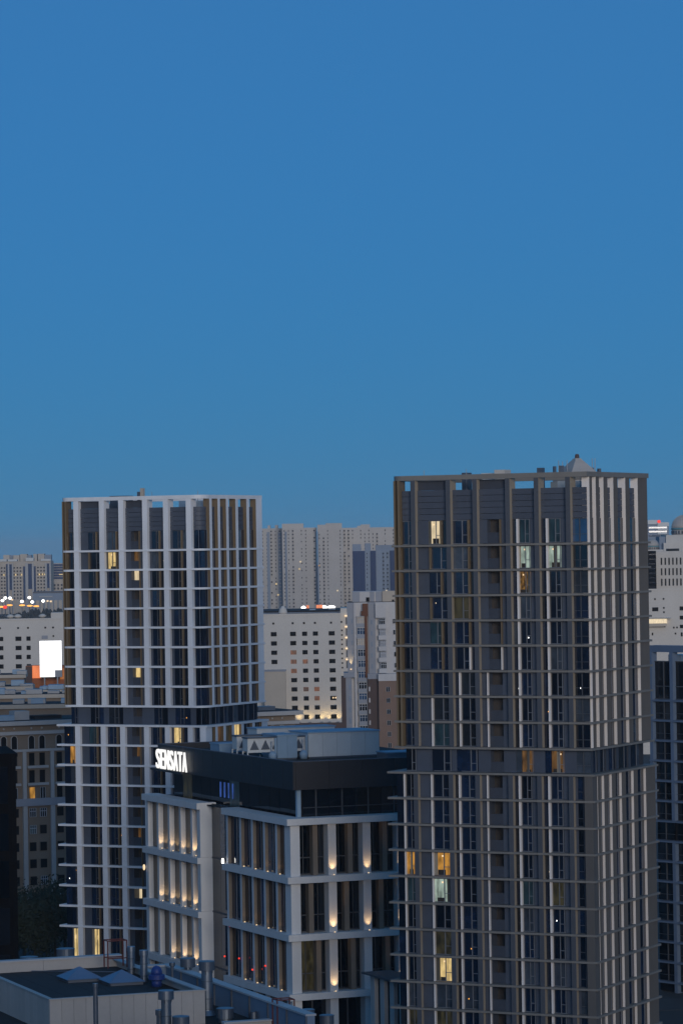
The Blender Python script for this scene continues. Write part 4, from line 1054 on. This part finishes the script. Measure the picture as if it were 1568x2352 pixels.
# street lamps and warm lights along the far road
lm_pole = MB().tube((0, 0, -40), (0, 0, 0), .3).mesh('steel_dark')
lm = {m: MB().lathe([(.6, -1.4), (2.0, -.6), (2.0, .6), (.6, 1.4)], 12).mesh(m) for m in ('bulb_white', 'bulb_warm', 'bulb_orange', 'bulb_red')}
def far_lamp(x, y, d, m, sc, lab):
    p = at(k1(x), k1y(y), d)
    K = empty('street_lamp', (p.x, p.y, 0), 0, lab, 'street lamp', 'far street lamps')
    o = put('pole', lm_pole, K, (0, 0, p.z), 0, (1, 1, p.z / 40)); put('lamp_head', lm[m], K, (0, 0, p.z), 0, sc)
ORD = ['leftmost', 'second', 'third', 'fourth', 'fifth', 'sixth', 'seventh', 'eighth', 'ninth', 'rightmost']
for i, (x, y, w) in enumerate(sorted(((90, 995, 1), (45, 1035, 1), (160, 998, 1), (458, 990, 1), (345, 1050, 1), (505, 1058, 1), (672, 1042, 1), (740, 1042, 0), (195, 1022, 0), (790, 1048, 0)))):
    far_lamp(x, y, 3990, 'bulb_white' if w else 'bulb_warm', (.9, 1, 1.1) if w else (.6, 1, .7), ORD[i] + (' of the white lamps' if ORD[i].endswith('most') else ' white lamp from the left') + ' below the far cream blocks')
for i, (x, y) in enumerate(((30, 1132), (155, 1107), (348, 1108), (465, 1116), (565, 1122))):
    far_lamp(x, y, 3800, 'bulb_orange', (1.6, 1, .6), (ORD[i] if i < 4 else 'rightmost') + (' flat orange lamp from the left' if 0 < i < 4 else ' of the flat orange lamps') + ' along the far road')
far_lamp(85, 1138, 3790, 'bulb_red', (1.1, 1, 1.3), 'single red light among the far lamps')
# dark wood between the far road and the white block
random.seed(11)
b = MB()
for k in range(2600):
    x = random.uniform(-330, 60); y = random.uniform(3000, 3740); h = random.uniform(8, 17); r = random.uniform(2.5, 5)
    b.lathe([(r * .3, 0), (r, h * .35), (r * .8, h * .7), (r * .15, h)], 5, (x, y))
b.build('wood', 'far_wood', kind='stuff')
o = bpy.data.objects['wood']; o['label'] = 'dark belt of trees beyond the white block'; o['category'] = 'wood'

# ------------------------------------------------------------------ far right: slot-window block, domes, banded tower
T, lx, lz, zt = block('slot_window_block', k6(378), k6(1250), k6y(722), None, 1900, 40, 'plaster_white', 'white block with rows of tall slot windows at the right edge', 'building')
for r in range(3):
    for c in range(12): piece('window', T, lx(k6(446 + c * 57)), lx(k6(468 + c * 57)), -.15, .1, lz(k6y(925 + 156 * r)), lz(k6y(820 + 156 * r)), 'win_dark')
piece('roof_house', T, lx(k6(560)), lx(k6(735)), 4, 12, zt, lz(k6y(685)), 'roof_dark')
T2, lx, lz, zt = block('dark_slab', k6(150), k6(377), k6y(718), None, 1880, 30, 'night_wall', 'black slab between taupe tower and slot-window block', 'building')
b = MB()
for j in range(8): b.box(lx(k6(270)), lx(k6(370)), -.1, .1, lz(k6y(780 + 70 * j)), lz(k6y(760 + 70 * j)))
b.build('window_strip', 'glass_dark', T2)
def dome(x, y, rx, d, lab, ribs):
    p = at(x, y, d); r = rx * d / F
    K = empty('domed_building', (p.x, p.y, 0), 0, lab, 'dome')
    n = 10; prof = [(r * math.cos(R(90 * i / n)) + .02, p.z + r * 1.02 * math.sin(R(90 * i / n))) for i in range(n + 1)]
    MB().lathe(prof, 36).build('dome', 'dome', K, smooth=True)
    for k in range(ribs):
        a = 2 * math.pi * k / ribs; rb = MB()
        for i in range(n - 1):
            rb.tube(((prof[i][0]) * math.cos(a), prof[i][0] * math.sin(a), prof[i][1]), (prof[i+1][0] * math.cos(a), prof[i+1][0] * math.sin(a), prof[i+1][1]), r * .02, 5)
        rb.build('rib', 'dome', K)
    MB().lathe([(r * 1.06, p.z - r * .14), (r * 1.06, p.z)], 36).build('teal_ring', 'dome_teal', K, smooth=True)
    MB().lathe([(r * 1.0, p.z - r * .55), (r * 1.0, p.z - r * .14)], 36).build('drum', 'dome', K, smooth=True)
    for k in range(24):
        a = 2 * math.pi * k / 24; q = MB().box(-r * .05, r * .05, -.3, .3, p.z - r * .48, p.z - r * .22)
        q.build('drum_window', 'far_window', K, (r * math.cos(a), r * math.sin(a), 0), a + R(90))
    MB().box(-r * 1.5, r * 1.5, -r * 1.2, r * 1.5, 0, p.z - r * .55).build('base', 'plaster_white', K)
    return K
dome(k6(800), k6y(372), 29, 2700, 'large ribbed stone dome on a teal ring, cut by the right edge', 28)
dome(k6(320), k6y(640), 16, 2300, 'small smooth dome beside the taupe tower', 0)
T, lx, lz, zt = block('terraced_hall', k6(525), k6(1300), k6y(480), None, 2500, 40, 'plaster_white', 'plain pale hall below the large dome', 'building')
piece('step', T, -2, lx(k6(1300)), -3, 0, 0, lz(k6y(595)), 'plaster_white'); piece('side_wall', T, lx(k6(430)), 0, 2, 30, 0, lz(k6y(500)), 'far_blue')
T, lx, lz, zt = block('banded_tower', k6(100), k6(570), k6y(300), None, 3300, 30, 'far_blue', 'blue tower with white horizontal bands and a red roof beacon', 'building')
for (a, c, y0, y1) in ((400, 570, 295, 355), (400, 550, 385, 412), (400, 540, 448, 472), (380, 490, 510, 532), (255, 390, 258, 320)): piece('white_band', T, lx(k6(a)), lx(k6(c)), -1.5, .5, lz(k6y(y1)), lz(k6y(y0)), 'equip_white')
for y in (360, 420, 480): piece('glass_band', T, lx(k6(270)), lx(k6(540)), -.8, .1, lz(k6y(y + 24)), lz(k6y(y)), 'glass_blue')
put('beacon', MB().lathe([(.6, -1.5), (1.6, -.7), (1.6, .7), (.6, 1.5)], 12).mesh('bulb_red'), T, (lx(k6(422)), -1, lz(k6y(283))))
# pyramid-roofed stone tower behind the taupe one
def kp(x): return (2100 + x / 3.136) / 1.714
def kpy(y): return (1740 + y / 3.136) / 1.714
p = at(kp(535), kpy(355), 1150); q = 1150 / F
P = empty('stepped_tower', (p.x, p.y, 0), R(25), 'pale stone pyramid roof with antennas peeking above the taupe tower', 'tower')
w = (kp(720) - kp(350)) * q / 2 * 1.06
zt = p.z - 1.0
MB().box(-w * 1.25, w * 1.25, -w * 1.25, w * 1.25, 0, zt - 2.5).build('shaft', 'plaster_cream', P)
piece('cornice', P, -w * 1.15, w * 1.15, -w * 1.15, w * 1.15, zt - 2.5, zt, 'dome')
n = 6
for k in range(n):
    t0 = k / n; r0 = w * (1 - t0 * .84); hh = ((kpy(355) - kpy(165)) * q + 1) * .84
    MB().lathe([(r0 * 1.36, zt + hh * t0), (r0 * 1.36 - w * .14 * 1.2, zt + hh * (t0 + 1 / n))], 4).build('roof_course', 'dome', P, rz=R(45))
MB().lathe([(.8, zt + hh - .3), (.75, zt + hh + .9), (.5, zt + hh + 1.4)], 8).build('lantern', 'brown_dark', P)
for (x, h0) in ((255, 230), (372, 222), (725, 205), (765, 205), (310, 240), (490, 200)):
    xx = (kp(x) - kp(535)) * q; MB().tube((xx, -1, zt - .5), (xx, -1, zt + (kpy(355) - kpy(h0)) * q + 1), .11, 6).build('antenna', 'trim_pale', P)
for (x, wd, h0) in ((195, .8, 300), (290, 1.6, 292), (690, 2.6, 320), (820, 1.0, 330)):
    xx = (kp(x) - kp(535)) * q; piece('equipment', P, xx - wd / 2, xx + wd / 2, -1.6, -.6, zt - .6, zt + (kpy(355) - kpy(h0)) * q + 1, 'steel_dark')
for (x, wd) in ((195, 5),): piece('equipment_deck', P, -w * 1.9, w * 1.6, -1.8, 1.8, zt - 1.0, zt - .55, 'steel_dark')

# ------------------------------------------------------------------ dark trees in the yard at the left
def tree(x, y, h, seed, lab):
    random.seed(seed)
    K = empty('yard_tree', (x, y, 0), 0, lab, 'tree', 'yard trees at the left')
    t = MB(); t.tube((0, 0, 0), (0, 0, h * .55), h * .028, 8, h * .014)
    tips = []
    for k in range(9):
        a = random.random() * 6.28; z0 = h * random.uniform(.25, .55); e = (math.cos(a) * h * random.uniform(.15, .3), math.sin(a) * h * random.uniform(.15, .3), z0 + h * random.uniform(.15, .4))
        t.tube((0, 0, z0), e, h * .012, 5, h * .004); tips.append(e)
    t.build('trunk', 'bark', K)
    c = MB()
    for k in range(2600):
        e = random.choice(tips); s = h * .11
        px_, py, pz = (e[i] + random.gauss(0, s) for i in range(3))
        if pz < h * .2: continue
        u = Vector((random.gauss(0, 1), random.gauss(0, 1), random.gauss(0, 1))).normalized() * random.uniform(.18, .4); v = u.orthogonal().normalized() * random.uniform(.12, .3)
        n0 = len(c.v); P0 = Vector((px_, py, pz))
        c.v += [tuple(P0 - u), tuple(P0 + v), tuple(P0 + u), tuple(P0 - v)]; c.f.append((n0, n0 + 1, n0 + 2, n0 + 3))
    me = bpy.data.meshes.new('crown'); me.from_pydata(c.v, [], c.f); me.materials.append(MATS['leaf'])
    put('crown', me, K)
pos = [(6, 640, 11), (30, 622, 12), (56, 648, 13), (80, 625, 11), (104, 655, 13), (128, 630, 12), (150, 650, 12)]
for i, (x, d, h) in enumerate(pos):
    p = at(x, 2100, d)
    tree(p.x, d, h, 50 + i, (ORD[i] if i < 6 else 'rightmost') + (' dark yard tree from the left' if 0 < i < 6 else ' of the dark yard trees') + ', beside the pale tower')

# ------------------------------------------------------------------ evening air
hm = bpy.data.materials.new('haze_air'); hm.use_nodes = True; hn = hm.node_tree; hn.nodes.clear()
ho = hn.nodes.new('ShaderNodeOutputMaterial'); hv = hn.nodes.new('ShaderNodeVolumePrincipled')
hv.inputs['Color'].default_value = (.86, .88, .92, 1); hv.inputs['Density'].default_value = 0.00004; hv.inputs['Anisotropy'].default_value = 0.0
hn.links.new(hv.outputs[0], ho.inputs['Volume']); MATS['haze_air'] = hm
hz = MB().box(-9100, 9100, -7100, 16100, -1.5, 125).build('haze', 'haze_air', kind='stuff')
hz['label'] = 'thin blue evening haze over the city'; hz['category'] = 'haze'
